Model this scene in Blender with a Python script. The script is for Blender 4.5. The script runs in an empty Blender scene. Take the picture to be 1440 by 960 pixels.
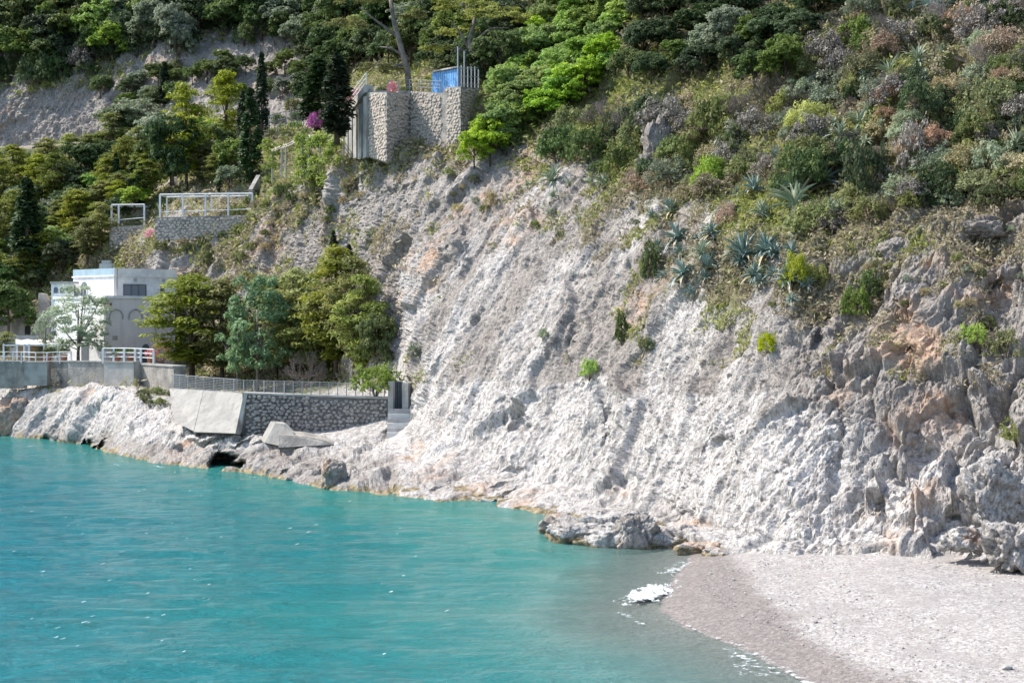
import bpy, math, random
import numpy as np
from mathutils import Vector, Matrix
random.seed(7); RS = np.random.RandomState(11)
scn = bpy.context.scene; COL = scn.collection
# ------------------------------------------------------------------ camera
F = 2000.0; HC = 11.5; VH = 445.0; UC = 720.0
cam = bpy.data.cameras.new('camera'); camo = bpy.data.objects.new('camera', cam); COL.objects.link(camo)
camo.location = (0, 0, HC); camo.rotation_euler = (math.radians(90), 0, 0)
cam.lens = 50; cam.sensor_width = 36; cam.shift_y = -(480 - VH) / 1440.0
cam.clip_start = 0.5; cam.clip_end = 3000
scn.camera = camo
# ------------------------------------------------------------------ light
SUN_EL = math.radians(50); SUN_AZ_VEC = Vector((-0.965, 0.26)).normalized()
sdir = Vector((SUN_AZ_VEC.x * math.cos(SUN_EL), SUN_AZ_VEC.y * math.cos(SUN_EL), math.sin(SUN_EL)))
sun = bpy.data.lights.new('sun', 'SUN'); sun.energy = 3.7; sun.angle = math.radians(0.53); sun.color = (1.0, 0.945, 0.86)
suno = bpy.data.objects.new('sun', sun); COL.objects.link(suno)
suno.rotation_euler = (-sdir).to_track_quat('-Z', 'Y').to_euler()
w = bpy.data.worlds.new('World'); scn.world = w; w.use_nodes = True
nt = w.node_tree; bg = nt.nodes['Background']; sky = nt.nodes.new('ShaderNodeTexSky')
sky.sky_type = 'NISHITA'; sky.sun_disc = False; sky.sun_elevation = SUN_EL
sky.sun_rotation = math.atan2(sdir.x, sdir.y); sky.air_density = 1.0; sky.dust_density = 1.2
nt.links.new(sky.outputs[0], bg.inputs[0]); bg.inputs[1].default_value = 0.15
scn.view_settings.view_transform = 'Standard'; scn.view_settings.look = 'None'
scn.view_settings.exposure = 1.1; scn.view_settings.gamma = 1.0
scn.render.engine = 'CYCLES'; scn.cycles.max_bounces = 5; scn.cycles.transparent_max_bounces = 6
scn.cycles.sample_clamp_indirect = 4

def P(u, v, d): return Vector((d * (u - UC) / F, d, HC - d * (v - VH) / F))
def PZ(u, d, z): return Vector((d * (u - UC) / F, d, z))
def zof(v, d): return HC - d * (v - VH) / F

# ------------------------------------------------------------------ noise
def _h(ix, iy, iz, s):
    n = (ix.astype(np.uint32) * np.uint32(374761393) + iy.astype(np.uint32) * np.uint32(668265263)
         + iz.astype(np.uint32) * np.uint32(2147483647) + np.uint32((s * 974634777 + 12345) & 0xffffffff))
    n = (n ^ (n >> np.uint32(13))) * np.uint32(1274126177)
    n = (n ^ (n >> np.uint32(16))) * np.uint32(2246822519)
    n = n ^ (n >> np.uint32(15))
    return (n & np.uint32(0xffffff)).astype(np.float32) / np.float32(16777215.0)
def vnoise(p, s=0):
    with np.errstate(over='ignore'):
        i = np.floor(p).astype(np.int32); f = (p - i).astype(np.float32)
        g = f * f * f * (f * (f * 6 - 15) + 10); r = 0
        for dx in (0, 1):
            wx = g[:, 0] if dx else 1 - g[:, 0]
            for dy in (0, 1):
                wy = g[:, 1] if dy else 1 - g[:, 1]
                for dz in (0, 1):
                    wz = g[:, 2] if dz else 1 - g[:, 2]
                    r = r + wx * wy * wz * _h(i[:, 0] + dx, i[:, 1] + dy, i[:, 2] + dz, s)
    return r * 2 - 1
def fbm(p, o=4, s=0, gain=0.5):
    r = 0; a = 1.0; t = 0
    for k in range(o):
        r = r + a * vnoise(p * (2.03 ** k) + 17.3 * k, s + k); t += a; a *= gain
    return r / t * 1.6
def cell(p, s=0):
    """nearest jittered cell: facet offset value, edge distance"""
    with np.errstate(over='ignore'):
        i = np.floor(p).astype(np.int32); n = len(p)
        d1 = np.full(n, 9., np.float32); d2 = np.full(n, 9., np.float32); val = np.zeros(n, np.float32)
        for dx in (-1, 0, 1):
            for dy in (-1, 0, 1):
                for dz in (-1, 0, 1):
                    cx, cy, cz = i[:, 0] + dx, i[:, 1] + dy, i[:, 2] + dz
                    h1 = _h(cx, cy, cz, s); h2 = _h(cx, cy, cz, s + 1); h3 = _h(cx, cy, cz, s + 2)
                    ox = p[:, 0] - cx - h1; oy = p[:, 1] - cy - h2; oz = p[:, 2] - cz - h3
                    d = ox * ox + oy * oy + oz * oz
                    fv = (h1 * h2 * 4 - 1) * 0.5 + ox * (h2 - .5) * 1.6 + oy * (h3 - .5) * 1.6 + oz * (h1 - .5) * 1.6
                    near = d < d1
                    d2 = np.where(near, d1, np.minimum(d2, d)); val = np.where(near, fv, val); d1 = np.where(near, d, d1)
    return val, np.sqrt(d2) - np.sqrt(d1)

# ------------------------------------------------------------------ mesh helpers
def tag(o, label=None, cat=None, group=None, kind=None):
    if label: o['label'] = label
    if cat: o['category'] = cat
    if group: o['group'] = group
    if kind: o['kind'] = kind
    return o
def empty(name, loc=(0, 0, 0), rz=0.0):
    o = bpy.data.objects.new(name, None); COL.objects.link(o); o.location = loc; o.rotation_euler = (0, 0, rz)
    o.empty_display_size = 0.2
    return o
def npmesh(name, V, Fq, mat, smooth=False, attrs=None):
    """V (n,3), Fq (m,k) faces"""
    me = bpy.data.meshes.new(name); V = np.asarray(V, np.float32); Fq = np.asarray(Fq, np.int32)
    me.vertices.add(len(V)); me.vertices.foreach_set('co', V.ravel())
    m, k = Fq.shape
    me.loops.add(m * k); me.loops.foreach_set('vertex_index', Fq.ravel())
    me.polygons.add(m); me.polygons.foreach_set('loop_start', np.arange(m, dtype=np.int32) * k)
    if attrs:
        for a, d in attrs.items():
            d = np.asarray(d, np.float32)
            if d.ndim == 1:
                at = me.attributes.new(a, 'FLOAT', 'POINT'); at.data.foreach_set('value', d)
            else:
                at = me.attributes.new(a, 'FLOAT_COLOR', 'POINT'); at.data.foreach_set('color', d.ravel())
    me.update(calc_edges=True)
    me.polygons.foreach_set('use_smooth', np.full(m, smooth, bool))
    if mat: me.materials.append(mat)
    return me
def link(name, me, parent=None, loc=(0, 0, 0)):
    o = bpy.data.objects.new(name, me); COL.objects.link(o); o.location = loc
    if parent: o.parent = parent
    return o
class MB:
    def __init__(s): s.v = []; s.f = []
    def add(s, vs, fs):
        b = len(s.v); s.v += [tuple(x) for x in vs]; s.f += [tuple(b + i for i in f) for f in fs]; return s
    def box(s, c, sx, sy, sz, rz=0.0):   # c = centre of base
        co, si = math.cos(rz), math.sin(rz); vs = []
        for z in (0, sz):
            for x, y in ((-1, -1), (1, -1), (1, 1), (-1, 1)):
                X = x * sx / 2; Y = y * sy / 2
                vs.append((c[0] + X * co - Y * si, c[1] + X * si + Y * co, c[2] + z))
        return s.add(vs, [(3, 2, 1, 0), (4, 5, 6, 7), (0, 1, 5, 4), (1, 2, 6, 5), (2, 3, 7, 6), (3, 0, 4, 7)])
    def slab(s, a, b, zt0, zb0, zt1, zb1, th, off=0.0):  # wall from a to b (xy), thickness behind face
        a = Vector((a[0], a[1])); b = Vector((b[0], b[1])); d = (b - a).normalized(); n = Vector((d.y, -d.x)) # faces camera if a is left of b
        A = a + n * off; B = b + n * off; A2 = A - n * th; B2 = B - n * th
        vs = [(A.x, A.y, zb0), (B.x, B.y, zb1), (B2.x, B2.y, zb1), (A2.x, A2.y, zb0),
              (A.x, A.y, zt0), (B.x, B.y, zt1), (B2.x, B2.y, zt1), (A2.x, A2.y, zt0)]
        return s.add(vs, [(3, 2, 1, 0), (4, 5, 6, 7), (0, 1, 5, 4), (1, 2, 6, 5), (2, 3, 7, 6), (3, 0, 4, 7)])
    def tube(s, pts, rad, n=6):
        pts = [Vector(p) for p in pts]; rings = []
        for i, p in enumerate(pts):
            t = (pts[min(i + 1, len(pts) - 1)] - pts[max(i - 1, 0)]).normalized()
            a = t.orthogonal().normalized(); b = t.cross(a); r = rad[i] if hasattr(rad, '__len__') else rad
            rings.append([p + (a * math.cos(2 * math.pi * k / n) + b * math.sin(2 * math.pi * k / n)) * r for k in range(n)])
        vs = [q for r in rings for q in r]; fs = []
        for i in range(len(pts) - 1):
            for k in range(n):
                fs.append((i * n + k, i * n + (k + 1) % n, (i + 1) * n + (k + 1) % n, (i + 1) * n + k))
        fs.append(tuple(range(n - 1, -1, -1))); fs.append(tuple((len(pts) - 1) * n + k for k in range(n)))
        return s.add(vs, fs)
    def prism(s, poly, ext):  # planar polygon extruded by vector
        n = len(poly); e = Vector(ext); vs = [Vector(p) for p in poly] + [Vector(p) + e for p in poly]
        fs = [tuple(range(n)), tuple(range(2 * n - 1, n - 1, -1))]
        for i in range(n): fs.append((i, i + n, (i + 1) % n + n, (i + 1) % n))
        return s.add(vs, fs)
    def build(s, name, mat, parent=None, smooth=False, loc=(0, 0, 0)):
        me = bpy.data.meshes.new(name)
        me.from_pydata([(a[0] - loc[0], a[1] - loc[1], a[2] - loc[2]) for a in s.v], [], s.f)
        if smooth: me.polygons.foreach_set('use_smooth', [True] * len(me.polygons))
        import bmesh
        bm = bmesh.new(); bm.from_mesh(me); bmesh.ops.recalc_face_normals(bm, faces=bm.faces[:]); bm.to_mesh(me); bm.free()
        me.materials.append(mat)
        o = link(name, me, parent)
        if parent is None: o.location = loc
        else:
            m = parent.matrix_basis.inverted(); me.transform(m)
        return o

# ------------------------------------------------------------------ materials
class N:
    def __init__(s, name):
        s.m = bpy.data.materials.new(name); s.m.use_nodes = True; s.t = s.m.node_tree
        for n in list(s.t.nodes): s.t.nodes.remove(n)
        s.out = s.t.nodes.new('ShaderNodeOutputMaterial')
    def n(s, typ, **k):
        x = s.t.nodes.new('ShaderNode' + typ)
        for a, b in k.items(): setattr(x, a, b)
        return x
    def L(s, a, b): s.t.links.new(a, b)
    def setin(s, node, idx, val):
        if hasattr(val, 'is_output'): s.L(val, node.inputs[idx])
        else: node.inputs[idx].default_value = val
    def pos(s, obj=False, scale=(1, 1, 1), rot=(0, 0, 0)):
        o = s.n('TexCoord').outputs['Object'] if obj else s.n('NewGeometry').outputs['Position']
        if scale == (1, 1, 1) and rot == (0, 0, 0): return o
        m = s.n('Mapping'); m.inputs['Scale'].default_value = scale; m.inputs['Rotation'].default_value = rot
        s.L(o, m.inputs[0]); return m.outputs[0]
    def noise(s, vec, scale, det=4, rough=0.55):
        x = s.n('TexNoise'); x.inputs['Scale'].default_value = scale; x.inputs['Detail'].default_value = det
        x.inputs['Roughness'].default_value = rough; s.L(vec, x.inputs['Vector']); return x.outputs['Fac']
    def ramp(s, fac, stops):
        x = s.n('ValToRGB'); e = x.color_ramp.elements
        while len(e) > 1: e.remove(e[-1])
        for i, (p, c) in enumerate(stops):
            if i == 0: e[0].position = p; el = e[0]
            else: el = e.new(p)
            el.color = tuple(c) + (1,) if len(c) == 3 else c
        s.L(fac, x.inputs[0]); return x.outputs[0]
    def fr(s, fac, a, b):  # smooth 0..1
        x = s.n('MapRange', interpolation_type='SMOOTHSTEP'); s.L(fac, x.inputs[0])
        x.inputs[1].default_value = a; x.inputs[2].default_value = b; return x.outputs[0]
    def mix(s, fac, a, b, mode='MIX'):
        x = s.n('Mix', data_type='RGBA', blend_type=mode)
        s.setin(x, 0, fac)
        for i, c in ((6, a), (7, b)):
            s.setin(x, i, c if hasattr(c, 'is_output') else (tuple(c) + (1,) if len(c) == 3 else c))
        return x.outputs[2]
    def math(s, op, a, b=0.0):
        x = s.n('Math', operation=op); s.setin(x, 0, a); s.setin(x, 1, b); return x.outputs[0]
    def attr(s, name): return s.n('Attribute', attribute_name=name)
    def bump(s, h, dist, strength=1.0, normal=None):
        x = s.n('Bump'); x.inputs['Strength'].default_value = strength; x.inputs['Distance'].default_value = dist
        s.L(h, x.inputs['Height'])
        if normal is not None: s.L(normal, x.inputs['Normal'])
        return x.outputs[0]
    def prin(s, col, rough=0.9, normal=None, spec=0.2, metal=0.0, sub=None):
        x = s.n('BsdfPrincipled'); s.setin(x, 'Base Color', col if hasattr(col, 'is_output') else tuple(col) + (1,))
        s.setin(x, 'Roughness', rough); x.inputs['Specular IOR Level'].default_value = spec; x.inputs['Metallic'].default_value = metal
        if normal is not None: s.L(normal, x.inputs['Normal'])
        return x.outputs[0]
    def done(s, sh): s.L(sh, s.out.inputs[0]); return s.m

def simple(name, c, rough=0.7, var=0.15, scale=3.0, bumpd=0.01, spec=0.2, c2=None, streaks=0.0):
    m = N(name); p = m.pos(); a = m.noise(p, scale, 5); b = m.noise(p, scale * 9, 3)
    c2 = c2 or tuple(x * (1 - var * 2) for x in c)
    col = m.mix(m.fr(a, 0.35, 0.7), c, c2)
    col = m.mix(m.math('MULTIPLY', b, var), col, (0.02, 0.02, 0.02))
    if streaks:
        st_ = m.noise(m.pos(scale=(1, 1, .12)), 2.2, 5, .65); col = m.mix(m.math('MULTIPLY', m.fr(st_, .5, .68), streaks), col, tuple(x * .42 for x in c))
        st2 = m.noise(p, 1.1, 6, .7); col = m.mix(m.math('MULTIPLY', m.fr(st2, .54, .62), streaks * .6), col, tuple(x * .55 for x in c))
    return m.done(m.prin(col, rough, m.bump(b, bumpd), spec))
def leafmat(name, c, c2, trans=0.42, spec=0.25):
    m = N(name); t = m.attr('tint').outputs['Fac']; r = m.n('ObjectInfo').outputs['Random']
    col = m.mix(t, c, c2)
    hsv = m.n('HueSaturation'); m.L(col, hsv.inputs['Color'])
    m.L(m.math('ADD', m.math('MULTIPLY', r, 0.03), 0.484), hsv.inputs['Hue'])
    m.L(m.math('ADD', m.math('MULTIPLY', m.math('FRACT', m.math('MULTIPLY', r, 7.3)), 0.6), 0.7), hsv.inputs['Value'])
    m.L(m.math('ADD', m.math('MULTIPLY', m.math('FRACT', m.math('MULTIPLY', r, 3.7)), 0.35), 0.75), hsv.inputs['Saturation'])
    col = hsv.outputs[0]
    pr = m.prin(col, 0.6, None, spec); tr = m.n('BsdfTranslucent'); m.L(col, tr.inputs[0])
    x = m.n('MixShader'); x.inputs[0].default_value = trans; m.L(pr, x.inputs[1]); m.L(tr.outputs[0], x.inputs[2])
    return m.done(x.outputs[0])
M = {}
M['bark'] = simple('bark', (0.16, 0.12, 0.09), 0.9, 0.25, 2, 0.03)
M['greybark'] = simple('grey_bark', (0.24, 0.21, 0.18), 0.9, 0.25, 2, 0.03)
M['oak'] = leafmat('oak_leaf', (0.073, 0.112, 0.029), (0.185, 0.244, 0.059))
M['darkleaf'] = leafmat('dark_leaf', (0.042, 0.077, 0.029), (0.106, 0.158, 0.050))
M['pine'] = leafmat('pine_needle', (0.119, 0.158, 0.026), (0.343, 0.363, 0.053))
M['gpine'] = leafmat('garden_pine_needle', (0.092, 0.139, 0.018), (0.317, 0.356, 0.046))
M['cyp'] = leafmat('cypress_leaf', (0.024, 0.055, 0.021), (0.059, 0.106, 0.034), 0.2)
M['olive'] = leafmat('olive_leaf', (0.172, 0.218, 0.132), (0.356, 0.409, 0.264))
M['grey'] = leafmat('grey_scrub_leaf', (0.17, 0.15, 0.125), (0.32, 0.285, 0.235), 0.2)
M['scrub'] = leafmat('scrub_leaf', (0.132, 0.158, 0.053), (0.290, 0.310, 0.106))
M['bright'] = leafmat('bright_leaf', (0.158, 0.264, 0.040), (0.370, 0.502, 0.073), 0.45)
M['tam'] = leafmat('tamarisk_leaf', (0.132, 0.224, 0.112), (0.290, 0.422, 0.211), 0.4)
M['acid'] = leafmat('yellow_green_leaf', (0.22, 0.26, 0.02), (0.45, 0.46, 0.03), 0.4)
M['russet'] = leafmat('russet_leaf', (0.30, 0.19, 0.12), (0.46, 0.32, 0.22), 0.3)
M['dry'] = leafmat('dry_grass', (0.28, 0.23, 0.11), (0.5, 0.43, 0.24), 0.35)
M['mauve'] = leafmat('dry_twig', (0.20, 0.16, 0.14), (0.34, 0.29, 0.26), 0.1)
M['magenta'] = leafmat('magenta_blossom', (0.32, 0.03, 0.22), (0.55, 0.08, 0.40), 0.4)
M['pink'] = leafmat('pink_blossom', (0.42, 0.10, 0.17), (0.62, 0.25, 0.30), 0.4)
M['white'] = simple('white_paint', (0.80, 0.79, 0.77), 0.6, 0.06, 1.2, 0.004, c2=(0.62, 0.62, 0.63), streaks=0.18)
M['pinkwall'] = simple('pinkish_render', (0.74, 0.68, 0.66), 0.8, 0.06, 0.6, 0.004, c2=(0.66, 0.61, 0.60), streaks=0.22)
M['bluegrey'] = simple('blue_grey_paint', (0.36, 0.48, 0.55), 0.7, 0.08, 1.2, 0.004, streaks=0.2)
M['roofgrey'] = simple('roof_grey', (0.45, 0.42, 0.40), 0.9, 0.12, 1.2, 0.01)
M['shutter'] = simple('grey_shutter', (0.13, 0.15, 0.17), 0.5, 0.1, 4, 0.002)
M['concrete'] = simple('concrete', (0.40, 0.385, 0.355), 0.9, 0.16, 0.9, 0.02, c2=(0.25, 0.24, 0.22), streaks=0.5)
M['paleconc'] = simple('pale_concrete', (0.44, 0.425, 0.39), 0.9, 0.14, 0.8, 0.02, c2=(0.33, 0.32, 0.295), streaks=0.4)
M['slab'] = simple('smooth_concrete', (0.33, 0.315, 0.285), 0.9, 0.14, 0.8, 0.02, c2=(0.25, 0.24, 0.22), streaks=0.5)
M['oldwall'] = simple('weathered_wall', (0.42, 0.385, 0.34), 0.95, 0.3, 0.8, 0.06, c2=(0.19, 0.18, 0.165), streaks=0.7)
M['mortar'] = simple('mortar', (0.20, 0.185, 0.17), 0.95, 0.2, 2, 0.03)
M['stone'] = simple('wall_stone', (0.42, 0.38, 0.34), 0.9, 0.2, 2.6, 0.03, c2=(0.20, 0.19, 0.18))
M['bastion'] = simple('bastion_stone', (0.58, 0.50, 0.42), 0.9, 0.15, 2.6, 0.03, c2=(0.36, 0.31, 0.27))
M['wood'] = simple('pale_wood', (0.55, 0.50, 0.42), 0.8, 0.15, 4, 0.004)
M['metal'] = simple('grey_metal', (0.30, 0.32, 0.34), 0.5, 0.1, 4, 0.002, 0.4)
M['dark'] = simple('dark_opening', (0.02, 0.02, 0.022), 0.6, 0.1, 4, 0.002)
M['blue'] = simple('blue_paint', (0.10, 0.28, 0.55), 0.6, 0.1, 3, 0.003, c2=(0.16, 0.36, 0.62), streaks=0.3)
M['reed'] = simple('reed_screen', (0.42, 0.30, 0.17), 0.9, 0.2, 8, 0.01)
M['canvas'] = simple('white_canvas', (0.62, 0.60, 0.55), 0.8, 0.04, 2, 0.003)
M['asphalt'] = simple('asphalt', (0.22, 0.22, 0.23), 0.9, 0.1, 1, 0.01)
M['red'] = simple('red_paint', (0.45, 0.08, 0.06), 0.5, 0.1, 3, 0.002)
M['rubber'] = simple('rubber', (0.03, 0.03, 0.03), 0.8, 0.1, 3, 0.002)
M['terracotta'] = simple('terracotta', (0.45, 0.2, 0.12), 0.8, 0.1, 3, 0.002)
def glassmat():
    m = N('window_glass'); p = m.pos(); return m.done(m.prin((0.16, 0.19, 0.22), m.math('MULTIPLY', m.noise(p, 2), 0.2), None, 0.6))
M['glass'] = glassmat()
def agavemat(name, a, b, edge):
    m = N(name); t = m.attr('tint').outputs['Fac']; r = m.n('ObjectInfo').outputs['Random']; e = m.attr('edge').outputs['Fac']
    col = m.mix(r, a, b); col = m.mix(m.fr(e, 0.55, 0.9), col, edge); col = m.mix(m.fr(t, 0.72, 0.8), col, (0.42, 0.36, 0.24))
    return m.done(m.prin(col, 0.5, None, 0.35))
M['agave'] = agavemat('agave_leaf', (0.09, 0.15, 0.135), (0.17, 0.235, 0.205), (0.28, 0.34, 0.29))
M['vagave'] = agavemat('striped_agave_leaf', (0.15, 0.22, 0.16), (0.22, 0.29, 0.20), (0.52, 0.50, 0.33))

def rockmat():
    m = N('limestone'); p = m.pos()
    white = m.attr('white').outputs['Fac']; veg = m.attr('veg').outputs['Fac']; och = m.attr('ochre').outputs['Fac']; wet = m.attr('wet').outputs['Fac']
    streak = m.attr('strata').outputs['Vector']
    n1 = m.noise(p, 0.5, 6, 0.6); n2 = m.noise(p, 2.6, 6, 0.65); n3 = m.noise(p, 9, 4, 0.6); s1 = m.noise(streak, 1.5, 6, 0.65); s2 = m.noise(streak, 0.45, 4, 0.6)
    grey = m.ramp(n2, [(0.3, (0.14, 0.124, 0.107)), (0.48, (0.28, 0.248, 0.217)), (0.7, (0.42, 0.378, 0.336))])
    grey = m.mix(m.math('MULTIPLY', m.fr(s1, 0.5, 0.7), .8), grey, (0.15, 0.14, 0.135)); grey = m.mix(m.math('MULTIPLY', m.fr(s2, 0.48, 0.66), .7), grey, m.mix(n3, (0.25, 0.23, 0.212), (0.42, 0.395, 0.37)))
    wh = m.ramp(n2, [(0.3, (0.26, 0.238, 0.216)), (0.42, (0.455, 0.427, 0.396)), (0.6, (0.62, 0.592, 0.56))])
    wh = m.mix(m.math('MULTIPLY', m.fr(s1, 0.48, 0.66), 0.7), wh, (0.24, 0.222, 0.208))
    n4 = m.noise(streak, 5.5, 5, 0.7); n6 = m.noise(m.pos(scale=(1, 1, 1.6)), 3.3, 6, 0.75)
    wf = m.fr(m.math('ADD', white, m.math('MULTIPLY', m.math('SUBTRACT', s1, 0.5), 1.1)), 0.28, 0.72)
    col = m.mix(wf, grey, wh)
    col = m.mix(m.math('MULTIPLY', m.fr(n4, 0.5, 0.62), 0.5), col, (0.10, 0.09, 0.083)); col = m.mix(m.math('MULTIPLY', m.fr(n6, 0.54, 0.66), 0.5), col, (0.52, 0.50, 0.475))
    nl = m.noise(streak, 0.33, 3, 0.6); col = m.mix(m.math('MULTIPLY', m.math('MULTIPLY', m.fr(nl, 0.46, 0.62), m.math('SUBTRACT', 1.0, m.math('MULTIPLY', wf, .6))), 0.6), col, m.mix(n3, (0.16, 0.14, 0.122), (0.30, 0.265, 0.235)))
    n7 = m.noise(m.mix(0.5, p, streak), 6.5, 6, 0.8); n8 = m.noise(streak, 13.0, 4, 0.75)
    col = m.mix(m.math('MULTIPLY', m.fr(n7, 0.5, 0.62), 0.4), col, (0.13, 0.12, 0.112)); col = m.mix(m.math('MULTIPLY', m.fr(n8, 0.5, 0.64), 0.55), col, (0.11, 0.10, 0.095)); col = m.mix(m.math('MULTIPLY', m.fr(n7, 0.46, 0.36), 0.4), col, (0.60, 0.58, 0.555))
    of = m.fr(m.math('ADD', och, m.math('MULTIPLY', m.math('SUBTRACT', n1, 0.5), 1.3)), 0.36, 0.8)
    col = m.mix(m.math('MULTIPLY', of, 0.8), col, m.mix(m.fr(n2, .35, .65), (0.34, 0.20, 0.12), (0.52, 0.38, 0.28)))
    vc = m.ramp(n3, [(0.3, (0.10, 0.10, 0.04)), (0.5, (0.20, 0.175, 0.095)), (0.7, (0.32, 0.275, 0.18))])
    vc = m.mix(m.fr(n1, 0.42, 0.62), vc, (0.12, 0.14, 0.045))
    vf = m.fr(m.math('ADD', veg, m.math('MULTIPLY', m.math('SUBTRACT', n2, 0.5), 0.9)), 0.42, 0.62)
    col = m.mix(vf, col, vc)
    col = m.mix(m.fr(wet, 0.3, 0.8), col, m.mix(m.fr(n2, .35, .65), (0.13, 0.11, 0.07), (0.36, 0.29, 0.18)))
    vo = m.n('TexVoronoi', feature='DISTANCE_TO_EDGE'); vo.inputs['Scale'].default_value = 1.7; m.L(m.mix(0.25, streak, m.n('TexNoise').outputs['Color']), vo.inputs['Vector'])
    nb = m.bump(n2, 0.16, 0.8); nb = m.bump(n4, 0.13, 0.8, nb); nb = m.bump(m.fr(vo.outputs[0], 0, .12), 0.05, 0.5, nb); nb = m.bump(n3, 0.06, 0.9, nb); nb = m.bump(n7, 0.06, 0.9, nb)
    return m.done(m.prin(col, 0.92, nb, 0.15))
M['rock'] = rockmat()
def sandmat():
    m = N('beach_shingle'); p = m.pos(); a = m.attr('wetness').outputs['Fac']
    n1 = m.noise(p, 0.6, 6, .65); n2 = m.noise(p, 7, 5, 0.7)
    v = m.n('TexVoronoi'); v.inputs['Scale'].default_value = 9; m.L(p, v.inputs['Vector'])
    v2 = m.n('TexVoronoi'); v2.inputs['Scale'].default_value = 22; m.L(p, v2.inputs['Vector'])
    g = m.n('RGBToBW'); m.L(v.outputs['Color'], g.inputs[0])
    g2 = m.n('RGBToBW'); m.L(v2.outputs['Color'], g2.inputs[0])
    peb = m.math('ADD', m.math('MULTIPLY', g.outputs[0], 0.55), m.math('MULTIPLY', g2.outputs[0], 0.45))
    dry = m.ramp(peb, [(0.15, (0.19, 0.174, 0.16)), (0.5, (0.315, 0.293, 0.274)), (0.85, (0.47, 0.447, 0.427))])
    dry = m.mix(m.fr(n1, 0.45, 0.65), dry, m.mix(0.6, dry, (0.26, 0.235, 0.22)))
    wetc = m.ramp(peb, [(0.15, (0.125, 0.108, 0.098)), (0.5, (0.195, 0.172, 0.157)), (0.85, (0.29, 0.262, 0.242))])
    wf = m.fr(m.math('ADD', a, m.math('MULTIPLY', m.math('SUBTRACT', m.noise(p, 1.1, 6, 0.65), 0.5), 0.5)), 0.3, 0.7)
    col = m.mix(wf, dry, wetc)
    r = m.math('SUBTRACT', 0.95, m.math('MULTIPLY', wf, 0.35))
    nb = m.bump(peb, 0.04, 0.9); nb = m.bump(n2, 0.05, 0.6, nb)
    return m.done(m.prin(col, r, nb, 0.2))
M['sand'] = sandmat()
def watermat():
    m = N('sea_water'); p = m.pos(); sh = m.attr('shallow').outputs['Fac']; gr = m.attr('green').outputs['Fac']; al = m.attr('clear').outputs['Fac']
    n1 = m.noise(p, 0.09, 4); ps = m.pos(scale=(0.45, 1.0, 1)); n2 = m.noise(ps, 0.8, 6, 0.6)
    deep = m.mix(n1, (0.0, 0.086, 0.122), (0.0, 0.13, 0.155)); n5 = m.noise(m.pos(scale=(0.6, 1, 1), rot=(0, 0, .15)), 3.2, 6, 0.75); deep = m.mix(m.math('MULTIPLY', m.fr(n2, 0.42, 0.62), 0.6), deep, (0.0, 0.062, 0.085)); deep = m.mix(m.math('MULTIPLY', m.fr(n5, 0.48, 0.62), 0.5), deep, (0.01, 0.19, 0.21))  # ripple-scale darker and lighter teal stands in for weak wave shading
    c = m.mix(gr, deep, (0.022, 0.16, 0.14)); c = m.mix(sh, c, (0.19, 0.225, 0.20))
    w1 = m.noise(m.pos(scale=(0.55, 1, 1), rot=(0, 0, 0.25)), 1.6, 5, 0.6); w2 = m.noise(m.pos(scale=(0.7, 1, 1), rot=(0, 0, -0.4)), 6.0, 4, 0.6); w3 = m.noise(p, 0.35, 3)
    w4 = m.noise(p, 14.0, 3, 0.6); nb = m.bump(w3, 0.35, 0.6); nb = m.bump(w1, 0.22, 0.9, nb); nb = m.bump(w2, 0.09, 1.0, nb); nb = m.bump(w4, 0.03, 1.0, nb);
    x = m.n('BsdfPrincipled'); m.L(c, x.inputs['Base Color']); x.inputs['Roughness'].default_value = 0.08
    x.inputs['IOR'].default_value = 1.33; x.inputs['Specular IOR Level'].default_value = 0.27; m.L(nb, x.inputs['Normal'])
    t = m.n('BsdfTransparent'); t.inputs[0].default_value = (0.85, 0.93, 0.92, 1)
    mx = m.n('MixShader'); m.L(al, mx.inputs[0]); m.L(x.outputs[0], mx.inputs[1]); m.L(t.outputs[0], mx.inputs[2])
    return m.done(mx.outputs[0])
M['water'] = watermat()
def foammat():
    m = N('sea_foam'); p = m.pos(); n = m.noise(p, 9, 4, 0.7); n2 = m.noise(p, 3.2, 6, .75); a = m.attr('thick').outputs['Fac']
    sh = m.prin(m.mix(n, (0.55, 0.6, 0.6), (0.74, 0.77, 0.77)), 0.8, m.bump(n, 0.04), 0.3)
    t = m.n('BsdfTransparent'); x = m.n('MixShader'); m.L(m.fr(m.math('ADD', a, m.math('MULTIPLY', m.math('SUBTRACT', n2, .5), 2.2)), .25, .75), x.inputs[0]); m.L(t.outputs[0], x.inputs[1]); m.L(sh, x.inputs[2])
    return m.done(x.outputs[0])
M['foam'] = foammat()

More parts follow.
